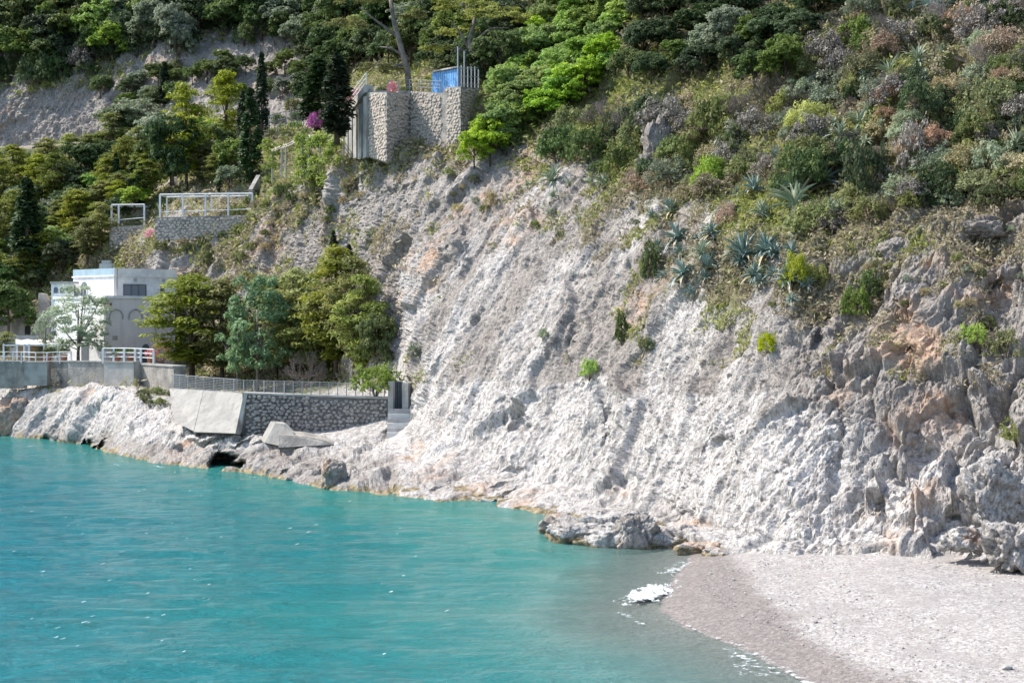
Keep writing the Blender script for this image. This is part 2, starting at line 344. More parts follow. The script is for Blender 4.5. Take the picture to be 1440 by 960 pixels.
# ------------------------------------------------------------------ hillside: one surface from the sea bed to the top of the mountain
# every column: bearing u, then knots (v, distance) from below the water up to beyond the frame
COLS = [
 (-260, [(700,140),(596,152),(535,156),(502,188),(380,198),(214,232),(207,240),(125,244),(-80,275),(-400,330)]),
 (0,    [(700,132),(612,138),(543,142),(503,166),(395,180),(213,224),(207,232),(130,236),(-80,270),(-400,330)]),
 (100,  [(700,124),(630,130),(546,137),(504,165),(375,178),(206,220),(201,227),(118,233),(-80,268),(-400,325)]),
 (170,  [(715,115),(644,116),(552,128),(506,158),(355,170),(200,212),(196,218),(100,230),(-80,262),(-400,320)]),
 (240,  [(725,106),(655,109.5),(562,122),(514,150),(332,163),(192,204),(188,210),(72,226),(-80,258),(-400,315)]),
 (335,  [(730,103),(663,105.5),(612,111.5),(528,138),(305,160),(188,192),(184,203),(68,222),(-80,252),(-400,310)]),
 (400,  [(738,99),(674,100),(618,109),(526,136),(275,152),(200,172),(188,198),(75,218),(-80,250),(-400,310)]),
 (450,  [(745,93),(686,95.4),(618,107.5),(530,130),(262,146),(200,162),(182,190),(88,212),(-80,245),(-400,300)]),
 (500,  [(750,91),(693,92.8),(616,106.5),(534,124),(225,138),(205,142),(160,168),(88,196),(-80,230),(-400,290)]),
 (560,  [(757,89),(700,90.3),(614,106),(545,114),(220,132.5),(210,138),(152,158),(70,180),(-80,208),(-400,270)]),
 (600,  [(762,87),(706,88.1),(650,96),(602,102.5),(219,130.5),(208,136),(148,155),(60,172),(-80,200),(-400,260)]),
 (650,  [(766,85.5),(709,87.1),(672,92.5),(632,97.5),(216,127),(204,132),(140,148),(55,162),(-80,192),(-400,250)]),
 (700,  [(770,84.5),(712,86.1),(690,89),(655,93),(215,123),(160,129),(112,140),(48,154),(-80,183),(-400,240)]),
 (800,  [(785,79),(731,80.4),(709,82.5),(690,86.4),(262,111),(200,117),(120,127),(40,139),(-80,160),(-400,210)]),
 (900,  [(810,70.5),(764,72.1),(733,74.4),(714,79.6),(300,101),(220,107),(130,117),(40,128),(-80,146),(-400,200)]),
 (1000, [(822,66.5),(785,67.6),(768,69.2),(747,72.2),(345,91),(250,98),(150,106),(40,116),(-80,133),(-400,180)]),
 (1100, [(825,64),(786,65.5),(775,66.0),(765,66.8),(395,82),(280,89),(150,99),(40,108),(-80,122),(-400,170)]),
 (1250, [(825,61),(782,62.3),(770,62.8),(755,63.5),(345,80),(255,86),(150,92),(40,100),(-80,112),(-400,160)]),
 (1440, [(840,57.5),(795,59),(782,59.8),(768,60.6),(300,76.5),(220,80),(120,86),(30,93),(-80,104),(-400,150)]),
 (1560, [(850,55),(800,57),(790,57.6),(775,58.4),(290,73),(210,77),(115,82),(30,89),(-80,99),(-400,145)]),
 (1800, [(870,51),(815,53),(800,53.6),(785,54.4),(280,68),(200,72),(110,77),(30,84),(-80,94),(-400,140)]),
]
# vegetation weight at each knot, for bearings
VEG = [(-260,[0,0,.1,.7,.9,.8,.3,.9,1,1]),(0,[0,0,.35,.6,.9,.8,-.3,.5,1,1]),(170,[0,0,.35,.6,.6,.9,-.3,.4,1,1]),(240,[0,0,.5,.6,.35,.9,-.3,.1,1,1]),
 (335,[0,0,.5,.7,.35,.8,-.3,.0,1,1]),(450,[0,0,.35,.6,.55,.8,.0,.2,1,1]),(500,[0,0,0,.5,.5,.7,.6,.6,1,1]),(560,[0,0,0,.35,.42,.55,.6,.8,1,1]),
 (650,[0,0,0,0,.28,.5,.8,.9,1,1]),(700,[0,0,0,0,.22,.5,.8,.9,1,1]),(900,[0,0,0,0,.42,.85,.9,.9,1,1]),(1100,[0,0,0,0,.45,.9,.9,.9,1,1]),
 (1250,[0,0,0,0,.36,.65,.9,.9,1,1]),(1440,[0,0,0,.05,.36,.65,.9,.9,1,1]),(1800,[0,0,0,.05,.5,.8,.9,.9,1,1])]
STEP = 1.8
us = np.arange(-260, 1760, STEP, dtype=np.float32); NU = len(us)
cu = [c[0] for c in COLS]; NK = 10
kv = np.array([[c[1][k][0] for c in COLS] for k in range(NK)], float); kd = np.array([[c[1][k][1] for c in COLS] for k in range(NK)], float)
vu = [c[0] for c in VEG]; vg = np.array([[c[1][k] for c in VEG] for k in range(NK)], float)
def sm(a, s):
    n = int(s * 3); k = np.exp(-0.5 * (np.arange(-n, n + 1) / s) ** 2); k /= k.sum()
    return np.convolve(np.pad(a, n, mode='edge'), k, 'valid')
KV = np.array([sm(np.interp(us, cu, kv[k]), 11) for k in range(NK)]); KD = np.array([sm(np.interp(us, cu, kd[k]), 11) for k in range(NK)])
KG = np.array([sm(np.interp(us, vu, vg[k]), 14) for k in range(NK)])
segpx = [12, 34, 30, 215, 75, 55, 62, 75, 30]
T = []; 
for k, n in enumerate(segpx): T += list(k + np.arange(n) / n)
T.append(NK - 1.0); T = np.array(T); NR = len(T)
k0 = np.minimum(T.astype(int), NK - 2); fr = (T - k0)[:, None]
# world-space interpolation of knots
KX = KD * (us - UC) / F; KZ = HC - KD * (KV - VH) / F
X = KX[k0] * (1 - fr) + KX[k0 + 1] * fr; Y = KD[k0] * (1 - fr) + KD[k0 + 1] * fr; Z = KZ[k0] * (1 - fr) + KZ[k0 + 1] * fr
G = KG[k0] * (1 - fr) + KG[k0 + 1] * fr
def rowsm(A, s):
    n = int(s * 3); k = np.exp(-0.5 * (np.arange(-n, n + 1) / s) ** 2); k /= k.sum()
    B = np.pad(A, ((n, n), (0, 0)), mode='edge'); R = np.zeros_like(A)
    for i, kk in enumerate(k): R += kk * B[i:i + A.shape[0]]
    return R
X = rowsm(X, 2.2); Y = rowsm(Y, 2.2); Z = rowsm(Z, 2.2)
U2 = np.broadcast_to(us, X.shape)
# hollows: caves at the waterline, pockets and ribs of the cliff (u, v, ru, rv, depth m)
Vpix = VH - (Z - HC) * F / Y
HOL = [(561,597,15,18,1.7),(320,649,18,13,6.0),(128,632,14,9,3.0),(285,612,30,9,-1.8),(345,618,20,7,-1.2),(60,620,14,8,1.2),(720,596,9,22,1.0),(703,578,10,12,0.8),(1190,600,10,24,.6),(1180,660,12,26,.6),(1290,630,14,30,.6),
       (1345,735,12,12,.7),(1110,350,30,20,-1),(700,690,20,6,.8),(715,672,16,6,.7),(960,735,30,8,.6),(1280,470,16,36,1.2),(1145,470,6,34,.9),(1400,420,20,20,.8),
       (620,505,12,30,.6),(560,262,30,10,-.8),(490,255,24,22,-1.6),(930,225,12,22,.8),(1010,640,10,26,.7),(800,470,12,16,.8),(640,330,14,30,-.7),(855,600,8,30,.5),(1240,725,12,22,.5),
       (250,640,10,12,.8),(400,655,20,10,-.8),(455,672,8,14,.7),(560,688,10,10,.7),(610,690,8,12,.6),(200,600,20,20,-.8),(160,560,14,10,-.7)]
off = np.zeros_like(Y)
_p0 = np.stack([X, Y, Z], -1).reshape(-1, 3).astype(np.float32)
WU = U2 + 16 * fbm(_p0 * .45, 3, 700).reshape(X.shape); WVp = Vpix + 16 * fbm(_p0 * .45, 3, 710).reshape(X.shape)
for (hu, hv, ru, rv, dp) in HOL:
    off += dp * np.exp(-(((WU - hu) / ru) ** 2 + ((WVp - hv) / rv) ** 2) ** (3 if dp >= 2 else 1.2))
sc = 1 + off / Y; X = X * sc; Y = Y * sc; Z = HC + (Z - HC) * sc
# base normals
def normals(X, Y, Z):
    du = [np.gradient(A, axis=1) for A in (X, Y, Z)]; dt = [np.gradient(A, axis=0) for A in (X, Y, Z)]
    n = np.stack([du[1] * dt[2] - du[2] * dt[1], du[2] * dt[0] - du[0] * dt[2], du[0] * dt[1] - du[1] * dt[0]], -1)
    n /= np.linalg.norm(n, axis=-1, keepdims=True) + 1e-9
    return n
Nn = normals(X, Y, Z)
for c in range(3): Nn[..., c] = rowsm(Nn[..., c], 5)
Nn /= np.linalg.norm(Nn, axis=-1, keepdims=True) + 1e-9
pt = np.stack([X, Y, Z], -1).reshape(-1, 3).astype(np.float32)
tt = np.broadcast_to(T[:, None], X.shape).ravel(); uu = U2.ravel()
def c4(a): return np.concatenate([a, np.ones((len(a), 1), np.float32)], 1)
# rotate so that strata run steeply down to the left
_b = Vector((.48, .42, .77)).normalized(); _a = Vector((.66, -.75, 0)).normalized(); _c = _b.cross(_a)
R1 = np.array([_a, _c, _b], np.float32)   # third axis: the fall line of the cliff
q = pt @ R1.T; qs = q * np.array([1, 1, 0.3], np.float32)
warp = np.stack([fbm(pt * 0.25, 2, 50), fbm(pt * 0.25, 2, 60), fbm(pt * 0.25, 2, 70)], -1) * 0.4
big = fbm(qs * 0.16, 3, 1)
right = np.clip((uu - 1080) / 140, 0, 1); left = np.clip((640 - uu) / 80, 0, 1) * (tt < 3)
warp2 = warp * .6
c0, e0 = cell((q * np.array([1, 1, .5], np.float32) + warp * 2) * 0.17, 45)
c1, e1 = cell((q * np.array([1, 1, .42], np.float32) + warp) * 0.42, 10); c2, e2 = cell((q * np.array([1, 1, .55], np.float32) + warp2) * 1.3, 20); c3, e3 = cell((q * np.array([1, 1, .65], np.float32) + warp2) * 3.1, 30); c4_, e4 = cell(q * np.array([6.5, 6.5, 4.5], np.float32), 40)
fine = fbm(qs * 1.7, 3, 5); rid = 1 - np.abs(fbm(qs * 0.75, 3, 90)) * 2
ss = lambda a, b, x: np.clip((x - a) / (b - a), 0, 1) ** 2 * (3 - 2 * np.clip((x - a) / (b - a), 0, 1))
amp = np.where(tt < 3, 0.75, 1.0) * (0.35 + 0.65 * ss(0.6, 1.4, tt) )
flat = ((tt > 2) & (tt < 3.0) & (uu < 560)); amp = np.where(flat, 0.15, amp)
amp = np.where((tt > 5) & (tt < 6) & (uu < 240), 0.1, amp)
crev = -np.exp(-(e1 / 0.06) ** 2) * 0.30 - np.exp(-(e2 / 0.07) ** 2) * 0.10
dl = big * (0.35 + .2 * right) + c0 * (0.75 + .4 * right) + c1 * (0.30 + 0.5 * right + .2 * left) + c2 * (0.16 + 0.20 * right + .1 * left) + rid * 0.12 + crev * (0.5 + right * .9 + left * .4)
ds = c3 * (0.11 + .07 * right + .06 * left) + c4_ * (.05 + .02 * right) + fine * 0.12 - np.exp(-(e3 / 0.08) ** 2) * .07
amp = amp * (1 - .9 * np.exp(-((uu - 562) / 16) ** 2) * ((tt > 1.5) & (tt < 3.15)))
D2_ = (dl * amp).reshape(NR, NU)
D2_[1:-1] = .25 * D2_[:-2] + .5 * D2_[1:-1] + .25 * D2_[2:]; D2_[:, 1:-1] = .25 * D2_[:, :-2] + .5 * D2_[:, 1:-1] + .25 * D2_[:, 2:]
ds = ds * np.clip(1.25 - Nn.reshape(-1, 3)[:, 2], .3, 1)
disp = D2_.ravel() + ds * amp
farf = np.where(tt > 5, 1.3, np.where(tt > 4.3, .55, 1.0))
pt2 = pt + Nn.reshape(-1, 3) * (disp * farf)[:, None].astype(np.float32)
PX, PY, PZz = pt2[:, 0], pt2[:, 1], pt2[:, 2]
# colour masks: bleached splash zone, vegetation, ochre stain, wet band
nb1 = fbm(pt * 0.22, 4, 120); nb2 = fbm(pt * 0.9, 3, 130)
white = 1 - ss(5.7, 7.9, PZz + nb1 * 1.2)
white = np.maximum(white, 0.62 * ss(-.25, 0.6, fbm(qs * 0.2, 3, 140) + 0.3 - right * .75))
white = np.where(uu < 560, np.maximum(white * .75, .3), white); white -= .38 * (1 - ss(0.6, 1.9, PZz + nb1 * 1.0)) * np.clip((1000 - uu) / 60, 0, 1); white *= (1 - 0.45 * right * ss(3.0, 5.0, PZz + nb1 * 2))
white = np.where(tt > 4.6, white * .25, white)  # greys the upper rock face: its shade is put into the colour
veg = G.ravel() + nb1 * 0.28 + (Nn.reshape(-1, 3)[:, 2] - 0.6) * 0.5 * (tt > 3.2)
veg = np.where((tt > 3.0) & (tt < 4.2), veg + ss(3.72, 4.0, tt) * .1 - .05, veg)
ochre = 0.5 * ss(0.1, 0.7, fbm(pt * 0.16, 3, 150))
for (hu, hv, ru, rv, a) in [(1280,480,60,70,.95),(1290,600,90,90,.62),(1380,420,70,50,.5),(1180,560,40,50,.5),(690,280,45,50,.6),(770,190,40,30,.7),(430,110,60,40,.5),(1330,330,60,40,.4),(1200,770,60,20,.4),(850,690,160,14,.45),(980,735,60,12,.6),(560,250,60,40,.3),(330,140,60,50,.45)]:
    vv = VH - (PZz - HC) * F / PY
    ochre = np.maximum(ochre, a * np.exp(-((uu - hu) / ru) ** 2 - ((vv - hv) / rv) ** 2))
ochre = np.maximum(ochre, .26 * (1 - ss(.8, 2.2, PZz + nb1)) * np.clip((1000 - uu) / 60, 0, 1))
wet = (1 - ss(0.05, 0.38, PZz + nb2 * 0.35)) * np.clip((1060 - uu) / 60, 0, 1)
idx = np.arange(NR * NU).reshape(NR, NU)
fc = np.stack([idx[:-1, :-1], idx[:-1, 1:], idx[1:, 1:], idx[1:, :-1]], -1).reshape(-1, 4)
me = npmesh('hillside', pt2, fc, M['rock'], False, dict(strata=c4(qs), white=white, veg=np.clip(veg, 0, 1.2), ochre=ochre, wet=wet))
tag(link('hillside', me), kind='structure')
# depth map for standing things on the ground
DW, DH = 2100, 1500   # u from -300, v from -450
DM = np.full((DH, DW), 1e9, np.float32); VEGM = np.zeros((DH, DW), np.float32)
uu2 = PX / PY * F + UC; vv2 = VH - (PZz - HC) * F / PY
Ag = [uu2.reshape(NR, NU), vv2.reshape(NR, NU), PY.reshape(NR, NU), veg.reshape(NR, NU)]
for a in np.linspace(0, 1, 4):
    for b in np.linspace(0, 1, 4):
        g = [(A[:-1, :-1] * (1 - a) * (1 - b) + A[:-1, 1:] * (1 - a) * b + A[1:, :-1] * a * (1 - b) + A[1:, 1:] * a * b).ravel() for A in Ag]
        iu = np.round(g[0] + 300).astype(int); iv = np.round(g[1] + 450).astype(int)
        ok = (iu >= 0) & (iu < DW) & (iv >= 0) & (iv < DH); f_ = iv[ok] * DW + iu[ok]
        np.minimum.at(DM.ravel(), f_, g[2][ok]); VEGM.ravel()[f_] = g[3][ok]
def gd(u, v):
    iu = int(round(u + 300)); iv = int(round(v + 450)); iu = min(max(iu, 1), DW - 2); iv = min(max(iv, 1), DH - 2)
    for r in (0, 1, 2, 4, 8, 16):
        w_ = DM[max(iv - r, 0):iv + r + 1, max(iu - r, 0):iu + r + 1]; mn = w_.min()
        if mn < 1e8: return float(mn)
    return 120.0
def ground(u, v): return P(u, v, gd(u, v))

# ------------------------------------------------------------------ beach and sea
WL = [(6.0, 90), (8.6, 68.5), (7.9, 65.7), (6.3, 59.5), (5.9, 56.0), (6.5, 52.5), (8.2, 48.8), (9.2, 44.7), (11.0, 36), (14, 22), (18, 0), (22, -40)]
def sdist(x, y, line):
    best = np.full(x.shape, 1e9); sg = np.ones(x.shape)
    for (a, b) in zip(line[:-1], line[1:]):
        dx, dy = b[0] - a[0], b[1] - a[1]; t = np.clip(((x - a[0]) * dx + (y - a[1]) * dy) / (dx * dx + dy * dy), 0, 1)
        ex, ey = x - (a[0] + t * dx), y - (a[1] + t * dy); d = np.hypot(ex, ey); s = np.sign(dx * ey - dy * ex)
        sg = np.where(d < best, s, sg); best = np.minimum(best, d)
    return best * sg
bx = np.concatenate([np.arange(-30, 0, 0.5), np.arange(0, 30, 0.14), np.arange(30, 70, 1.0)]); by = np.concatenate([np.arange(-40, 35, 1.5), np.arange(35, 90, 0.16)])
BX, BY = np.meshgrid(bx, by); S = sdist(BX, BY, WL)
pb = np.stack([BX, BY, BX * 0], -1).reshape(-1, 3).astype(np.float32)
def beachz(S): return np.where(S > 0, 1.55 * (1 - np.exp(-S / 8.0)), 0.11 * S - 0.0018 * S * S * 0)
ZB = beachz(S) + 0.05 * fbm(pb * 0.35, 3, 200).reshape(S.shape) * np.clip(S / 3, 0.15, 1) + (0.10 * np.sin(S * 0.9) * np.clip(S - 3, 0, 1) * 0.5)
ZB = ZB + 0.022 * fbm(pb * 2.2, 3, 210).reshape(S.shape)
wetn = 1 - ss(-1.8, 1.8, S - 2.3 - 1.7 * np.exp(-((BY - 57) / 5) ** 2) + 0.5 * fbm(pb * 0.3, 3, 220).reshape(S.shape))
ib = np.arange(BX.size).reshape(BX.shape)
fb = np.stack([ib[:-1, :-1], ib[:-1, 1:], ib[1:, 1:], ib[1:, :-1]], -1).reshape(-1, 4)
me = npmesh('beach', np.stack([BX, BY, ZB], -1).reshape(-1, 3), fb, M['sand'], True, dict(wetness=wetn.ravel()))
tag(link('beach', me), kind='structure')
# sea surface with real low waves, out past the frame and behind the viewer
wx = np.concatenate([np.arange(-600, -80, 20.), np.arange(-80, 14, 0.3), np.arange(14, 30, 1.0)]); wy = np.concatenate([np.arange(-300, 36, 6.), np.arange(36, 100, 0.3), np.arange(100, 160, 0.8), np.arange(160, 260, 10.)])
WX, WY = np.meshgrid(wx, wy); S = sdist(WX, WY, WL)
sx = KX[1]; sy = KD[1]
rock = [(float(sx[i]), float(sy[i])) for i in range(0, NU, 24) if us[i] < 1040]
SR = np.abs(sdist(WX, WY, rock))
pw = np.stack([WX, WY, WX * 0], -1).reshape(-1, 3).astype(np.float32)
inn = ((WX > -80) & (WY > 36)).astype(float)
wv = 0.06 * fbm(pw * np.array([.35, .8, 1], np.float32), 3, 300).reshape(S.shape) + 0.05 * np.sin(WY * 1.1 + WX * 0.5 + 2 * vnoise(pw * 0.1, 320).reshape(S.shape)) * 0.5
wv = wv * np.clip(-S / 6, 0.1, 1) * inn
wob = fbm(pw * 0.13, 3, 310).reshape(S.shape)
shal = np.clip(1 - (-S + wob * 1.6) / 8.5, 0, 1) ** 1.25
gren = np.clip(np.exp(-SR / 9.0) * 0.9 + np.clip(1 - (-S + wob * 4) / 34.0, 0, 1) ** 1.3 * 0.8, 0, 1)
clear = np.clip(1 - (-S + wob * .8) / 5.5, 0, 1) ** 1.1 * 0.9
clear = np.where(S > 0, 0.9, clear)
iw = np.arange(WX.size).reshape(WX.shape)
fw = np.stack([iw[:-1, :-1], iw[:-1, 1:], iw[1:, 1:], iw[1:, :-1]], -1).reshape(-1, 4)
me = npmesh('sea', np.stack([WX, WY, wv], -1).reshape(-1, 3), fw, M['water'], True, dict(shallow=shal.ravel(), green=gren.ravel(), clear=clear.ravel()))
tag(link('sea', me), kind='structure')
sb = MB().add([(-600, -300, -6), (30, -300, -6), (30, 260, -6), (-600, 260, -6)], [(0, 1, 2, 3)]).build('seabed', M['sand']); tag(sb, kind='structure')

# foam: ragged froth along the breaking wave and where the swell touches the rocks
def foam(name, path, width, h, label, seed, thr=0.0, z0=0.03):
    pts = [PZ(u, (HC - z0) * F / (v - VH), 0) for u, v in path]
    L_ = [0]
    for a, b in zip(pts[:-1], pts[1:]): L_.append(L_[-1] + (b - a).length)
    n = max(6, int(L_[-1] / 0.045)); m = max(5, int(width / 0.045)); s_ = np.linspace(0, L_[-1], n)
    cx = np.interp(s_, L_, [p.x for p in pts]); cy = np.interp(s_, L_, [p.y for p in pts])
    tx = np.gradient(cx); ty = np.gradient(cy); l = np.hypot(tx, ty); nx, ny = -ty / l, tx / l
    t_ = np.linspace(-1, 1, m); A, B = np.meshgrid(s_ / L_[-1], t_, indexing='ij')
    xx = cx[:, None] + nx[:, None] * B * width / 2; yy = cy[:, None] + ny[:, None] * B * width / 2
    pp = np.stack([xx, yy, xx * 0], -1).reshape(-1, 3).astype(np.float32)
    nz = fbm(pp * 2.4, 5, seed, 0.72).reshape(xx.shape); env = (1 - B ** 2) * np.clip(np.minimum(A, 1 - A) * 6, 0, 1)
    hh = env * 0.9 + nz * 0.75 - 0.45 - thr
    bl = np.abs(fbm(pp * 9, 3, seed + 5).reshape(xx.shape))
    zz = z0 + np.sqrt(np.clip(hh, 0, 1)) * h * (0.55 + .45 * bl)
    ii = np.arange(xx.size).reshape(xx.shape)
    ff = np.stack([ii[:-1, :-1], ii[:-1, 1:], ii[1:, 1:], ii[1:, :-1]], -1).reshape(-1, 4)
    keep = (np.minimum.reduce([hh.ravel()[ff[:, k]] for k in range(4)]) > 0)
    if keep.sum() < 4: return
    V3 = np.stack([xx, yy, zz], -1).reshape(-1, 3); tk = np.clip(hh * 1.1, 0, 1).ravel() * (.85 if h > .15 else .42); ff = ff[keep]; used, inv = np.unique(ff, return_inverse=True)
    me = npmesh(name, V3[used], inv.reshape(-1, 4), M['foam'], True, dict(thick=tk[used]))
    tag(link(name, me), label, 'sea foam', None, 'stuff')
foam('wave_foam', [(868, 852), (890, 848), (912, 838), (938, 824)], 1.9, 0.2, 'thick white froth of the small wave breaking on the beach', 401, -0.25)
foam('wave_foam', [(935, 812), (952, 800), (974, 790)], 1.4, 0.13, 'white froth of the breaker nearest the low rocks', 411, -0.12)
foam('wave_foam', [(968, 796), (1000, 803), (1040, 803), (1072, 800)], 1.3, 0.1, 'thin white wash at the foot of the flat rocks', 421, -0.05, 0.05)
foam('wave_foam', [(872, 858), (888, 872), (912, 882)], 0.7, 0.1, 'thin foam line curling at the water edge', 431, -0.1)
foam('wave_foam', [(1020, 892), (1050, 912), (1072, 930), (1100, 958)], 3.6, 0.03, 'spent lacy foam spreading over the wet beach at the bottom', 441, 0.02, 0.05)
def uvw(x, y): return (UC + x * F / y, VH + HC * F / y)
wl_ = [(9.0, 66.5), (7.7, 64), (6.5, 59.5), (5.9, 56.0), (6.5, 52.5), (8.2, 48.8), (9.2, 44.7), (10.2, 40)]
foam('wash_line', [uvw(x + .15, y) for x, y in wl_[:4]], .4, 0.03, 'thin lacy wash line at the upper water edge of the beach', 451, -0.2, 0.05)
foam('wash_line', [uvw(x + .1, y) for x, y in wl_[3:]], .45, 0.03, 'thin lacy wash line at the lower water edge of the beach', 456, -0.18, 0.05)
for i, (a, b) in enumerate([((0, 616), (26, 611)), ((32, 628), (48, 626)), ((215, 655), (238, 657)), ((350, 670), (366, 671)), ((392, 684), (412, 685)), ((484, 694), (500, 695))]):
    foam('shore_foam', [a, ((a[0] + b[0]) / 2, (a[1] + b[1]) / 2 + 1), b], 0.7, 0.05, ['foam patch at the far left water edge', 'small foam patch below the left boulder', 'foam fleck below the rocks left of the dark cave', 'foam fleck right of the dark sea cave', 'tiny foam fleck under the rocky ledge', 'foam fleck beside the round boulder'][i], 460 + i * 7, -0.1)

rs = np.random.RandomState(77); Vf = []; Ff = []  # small white flecks added to stand in for sun glints, in foam material
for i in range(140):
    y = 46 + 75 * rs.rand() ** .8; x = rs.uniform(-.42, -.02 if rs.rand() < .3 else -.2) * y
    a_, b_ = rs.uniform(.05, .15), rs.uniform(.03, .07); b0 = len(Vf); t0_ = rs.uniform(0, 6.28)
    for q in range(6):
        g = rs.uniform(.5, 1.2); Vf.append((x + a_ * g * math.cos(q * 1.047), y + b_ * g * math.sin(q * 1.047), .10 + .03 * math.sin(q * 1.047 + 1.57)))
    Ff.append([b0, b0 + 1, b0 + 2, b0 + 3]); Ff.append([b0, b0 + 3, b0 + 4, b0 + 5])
tag(link('glint_flecks', npmesh('glint_flecks', Vf, Ff, M['foam'], False, dict(thick=np.full(len(Vf), 1.5)))), 'tiny white flecks added as sun glints on the open turquoise water', 'sea foam', None, 'stuff')
Vf = []; Ff = []; oct_ = [(1, 0, 0), (0, 1, 0), (-1, 0, 0), (0, -1, 0), (0, 0, 1), (.6, .6, .5), (-.6, .6, .5), (-.6, -.6, .5), (.6, -.6, .5)]
nc_ = 0
while nc_ < 2600:
    y = 38 + 26 * rs.rand(); x = rs.uniform(5, 26); S_ = float(sdist(np.array([x]), np.array([y]), WL)[0])
    if S_ < 1.5: continue
    nc_ += 1; r_ = rs.uniform(.018, .05) * (1.7 if rs.rand() < .06 else 1); z_ = float(beachz(np.array([S_]))[0]) + .02; a_ = rs.uniform(0, 6.28); e_ = rs.uniform(.6, 1.3); b0 = len(Vf)
    for o_ in oct_: X_ = o_[0] * r_ * e_; Y_ = o_[1] * r_; Vf.append((x + X_ * math.cos(a_) - Y_ * math.sin(a_), y + X_ * math.sin(a_) + Y_ * math.cos(a_), z_ + o_[2] * r_ * .7))
    for q in range(4):
        n1_, n2_0 = q, (q + 1) % 4; c_ = 5 + q; p_ = 5 + (q + 3) % 4
        Ff.append([b0 + n1_, b0 + n2_0, b0 + c_, b0 + c_]); Ff.append([b0 + n1_, b0 + c_, b0 + 4, b0 + p_])
nV = len(Vf); Ff = [f for f in Ff]
tint_ = np.repeat(rs.uniform(0, 1, nc_), 9)
M['cobble'] = leafmat('beach_cobble', (0.16, 0.145, 0.135), (0.55, 0.53, 0.51), 0.0)
me = bpy.data.meshes.new('beach_cobbles'); me.from_pydata(Vf, [], [tuple(dict.fromkeys(f)) for f in Ff]); at = me.attributes.new('tint', 'FLOAT', 'POINT'); at.data.foreach_set('value', tint_.astype(np.float32)); me.materials.append(M['cobble'])
tag(link('beach_cobbles', me), 'loose grey and white cobbles strewn over the beach', 'pebbles', None, 'stuff')
# ------------------------------------------------------------------ rocks
def rockmesh(name, rx, ry, rz, seed, res=40, rough=0.3, lower=-0.4):
    n = res; th = np.linspace(0, 2 * np.pi, 2 * n, endpoint=False); ph = np.linspace(-0.5 * np.pi, 0.5 * np.pi, n)
    A, B = np.meshgrid(th, ph); d = np.stack([np.cos(A) * np.cos(B), np.sin(A) * np.cos(B), np.sin(B)], -1).reshape(-1, 3).astype(np.float32)
    b = np.sign(d) * np.abs(d) ** 0.75; p = b * np.array([rx, ry, rz], np.float32); r = max(rx, ry, rz)
    pn = p + seed * 3.7
    s1 = 1.25 / r; c, e = cell(pn * s1, seed); c_, e_ = cell(pn * s1 * 2.7 * np.array([1, 1, .7], np.float32), seed + 3)
    c3_, e3_ = cell(pn * s1 * 6, seed + 9)
    k = 1 + rough * (c * 1.0 + c_ * 0.5 + c3_ * 0.22 + fbm(pn * s1, 3, seed) * 0.6) - np.exp(-(e_ / 0.07) ** 2) * 0.06
    p = p * k[:, None]
    ii = np.arange(n * 2 * n).reshape(n, 2 * n); jj = np.roll(ii, -1, axis=1)
    f = np.stack([ii[:-1], jj[:-1], jj[1:], ii[1:]], -1).reshape(-1, 4)
    return p, f
def rock(name, u, v, d, rx, ry, rz, seed, label, white=0.8, res=40, rough=0.3, rz_=0.0, cat='rock', group=None, och=0.2, wetz=0.42):
    p, f = rockmesh(name, rx, ry, rz, seed, res, rough); base = P(u, v, d)
    co, si = math.cos(rz_), math.sin(rz_); x = p[:, 0] * co - p[:, 1] * si; y = p[:, 0] * si + p[:, 1] * co; p[:, 0] = x; p[:, 1] = y
    zz = p[:, 2] + base.z; nn = fbm(p * 0.8, 3, seed)
    me = npmesh(name, p, f, M['rock'], True, dict(strata=c4(((p + np.array(base, np.float32)) @ R1.T) * np.array([1, 1, .3], np.float32)), white=np.clip(white + nn * .3, 0, 1), veg=zz * 0, ochre=np.clip(och + nn * .3, 0, 1), wet=(1 - ss(0.1, wetz, zz + nn * 0.3))))
    return tag(link(name, me, None, base), label, cat, group)
# low promontory by the beach, then loose boulders
rock('shore_rock', 838, 757, 73.2, 2.5, 1.5, 0.95, 3, 'long pale rocky spur jutting into the shallows beside the beach', 0.9, 90, 0.28, -0.25)
rock('shore_rock', 893, 757, 71.5, 1.05, 0.9, 1.15, 5, 'dark-cracked blocky rock at the right end of the low spur', 0.5, 60, 0.24, 0.3)
rock('shore_rock', 790, 745, 76.0, 1.3, 0.8, 0.6, 8, 'small ochre rock tip at the seaward end of the spur', 0.5, 50, 0.4, -0.3, och=.5)
rock('shore_rock', 960, 765, 71.5, 2.4, 1.2, 0.75, 9, 'flat pale rock shelf between the spur and the beach', 0.85, 70, 0.35, -0.35, och=.35)
rock('shore_rock', 1015, 778, 69.0, 2.0, 1.0, 0.55, 12, 'low ochre-stained rocks sunk in the shingle where the wash ends', 0.7, 60, 0.4, -0.3, och=.6)
rock('shore_rock', 855, 738, 75.5, 1.6, 1.0, 0.8, 14, 'pale rounded rock behind the low spur', 0.8, 50, 0.35, -0.3)
rock('shore_rock', 1052, 785, 67.6, 1.9, 1.0, 0.5, 52, 'last low pale rocks running out into the shingle above the wash', 0.8, 60, 0.35, -0.35, och=.4)
rock('boulder', 470, 672, 96.0, 0.85, 0.9, 1.15, 21, 'smooth rounded boulder standing upright at the water edge', 0.35, 40, 0.14, 0.2, 'boulder', och=.4)
rock('boulder', 1425, 768, 57.5, 1.1, 0.9, 0.95, 24, 'purplish boulder at the foot of the cliff on the right edge', 0.5, 50, 0.3, 0.2, 'boulder')
rock('boulder', 1368, 758, 59.5, 0.9, 0.6, 0.45, 26, 'low cracked white boulder lying on the upper beach', 0.9, 40, 0.3, 0.2, 'boulder')
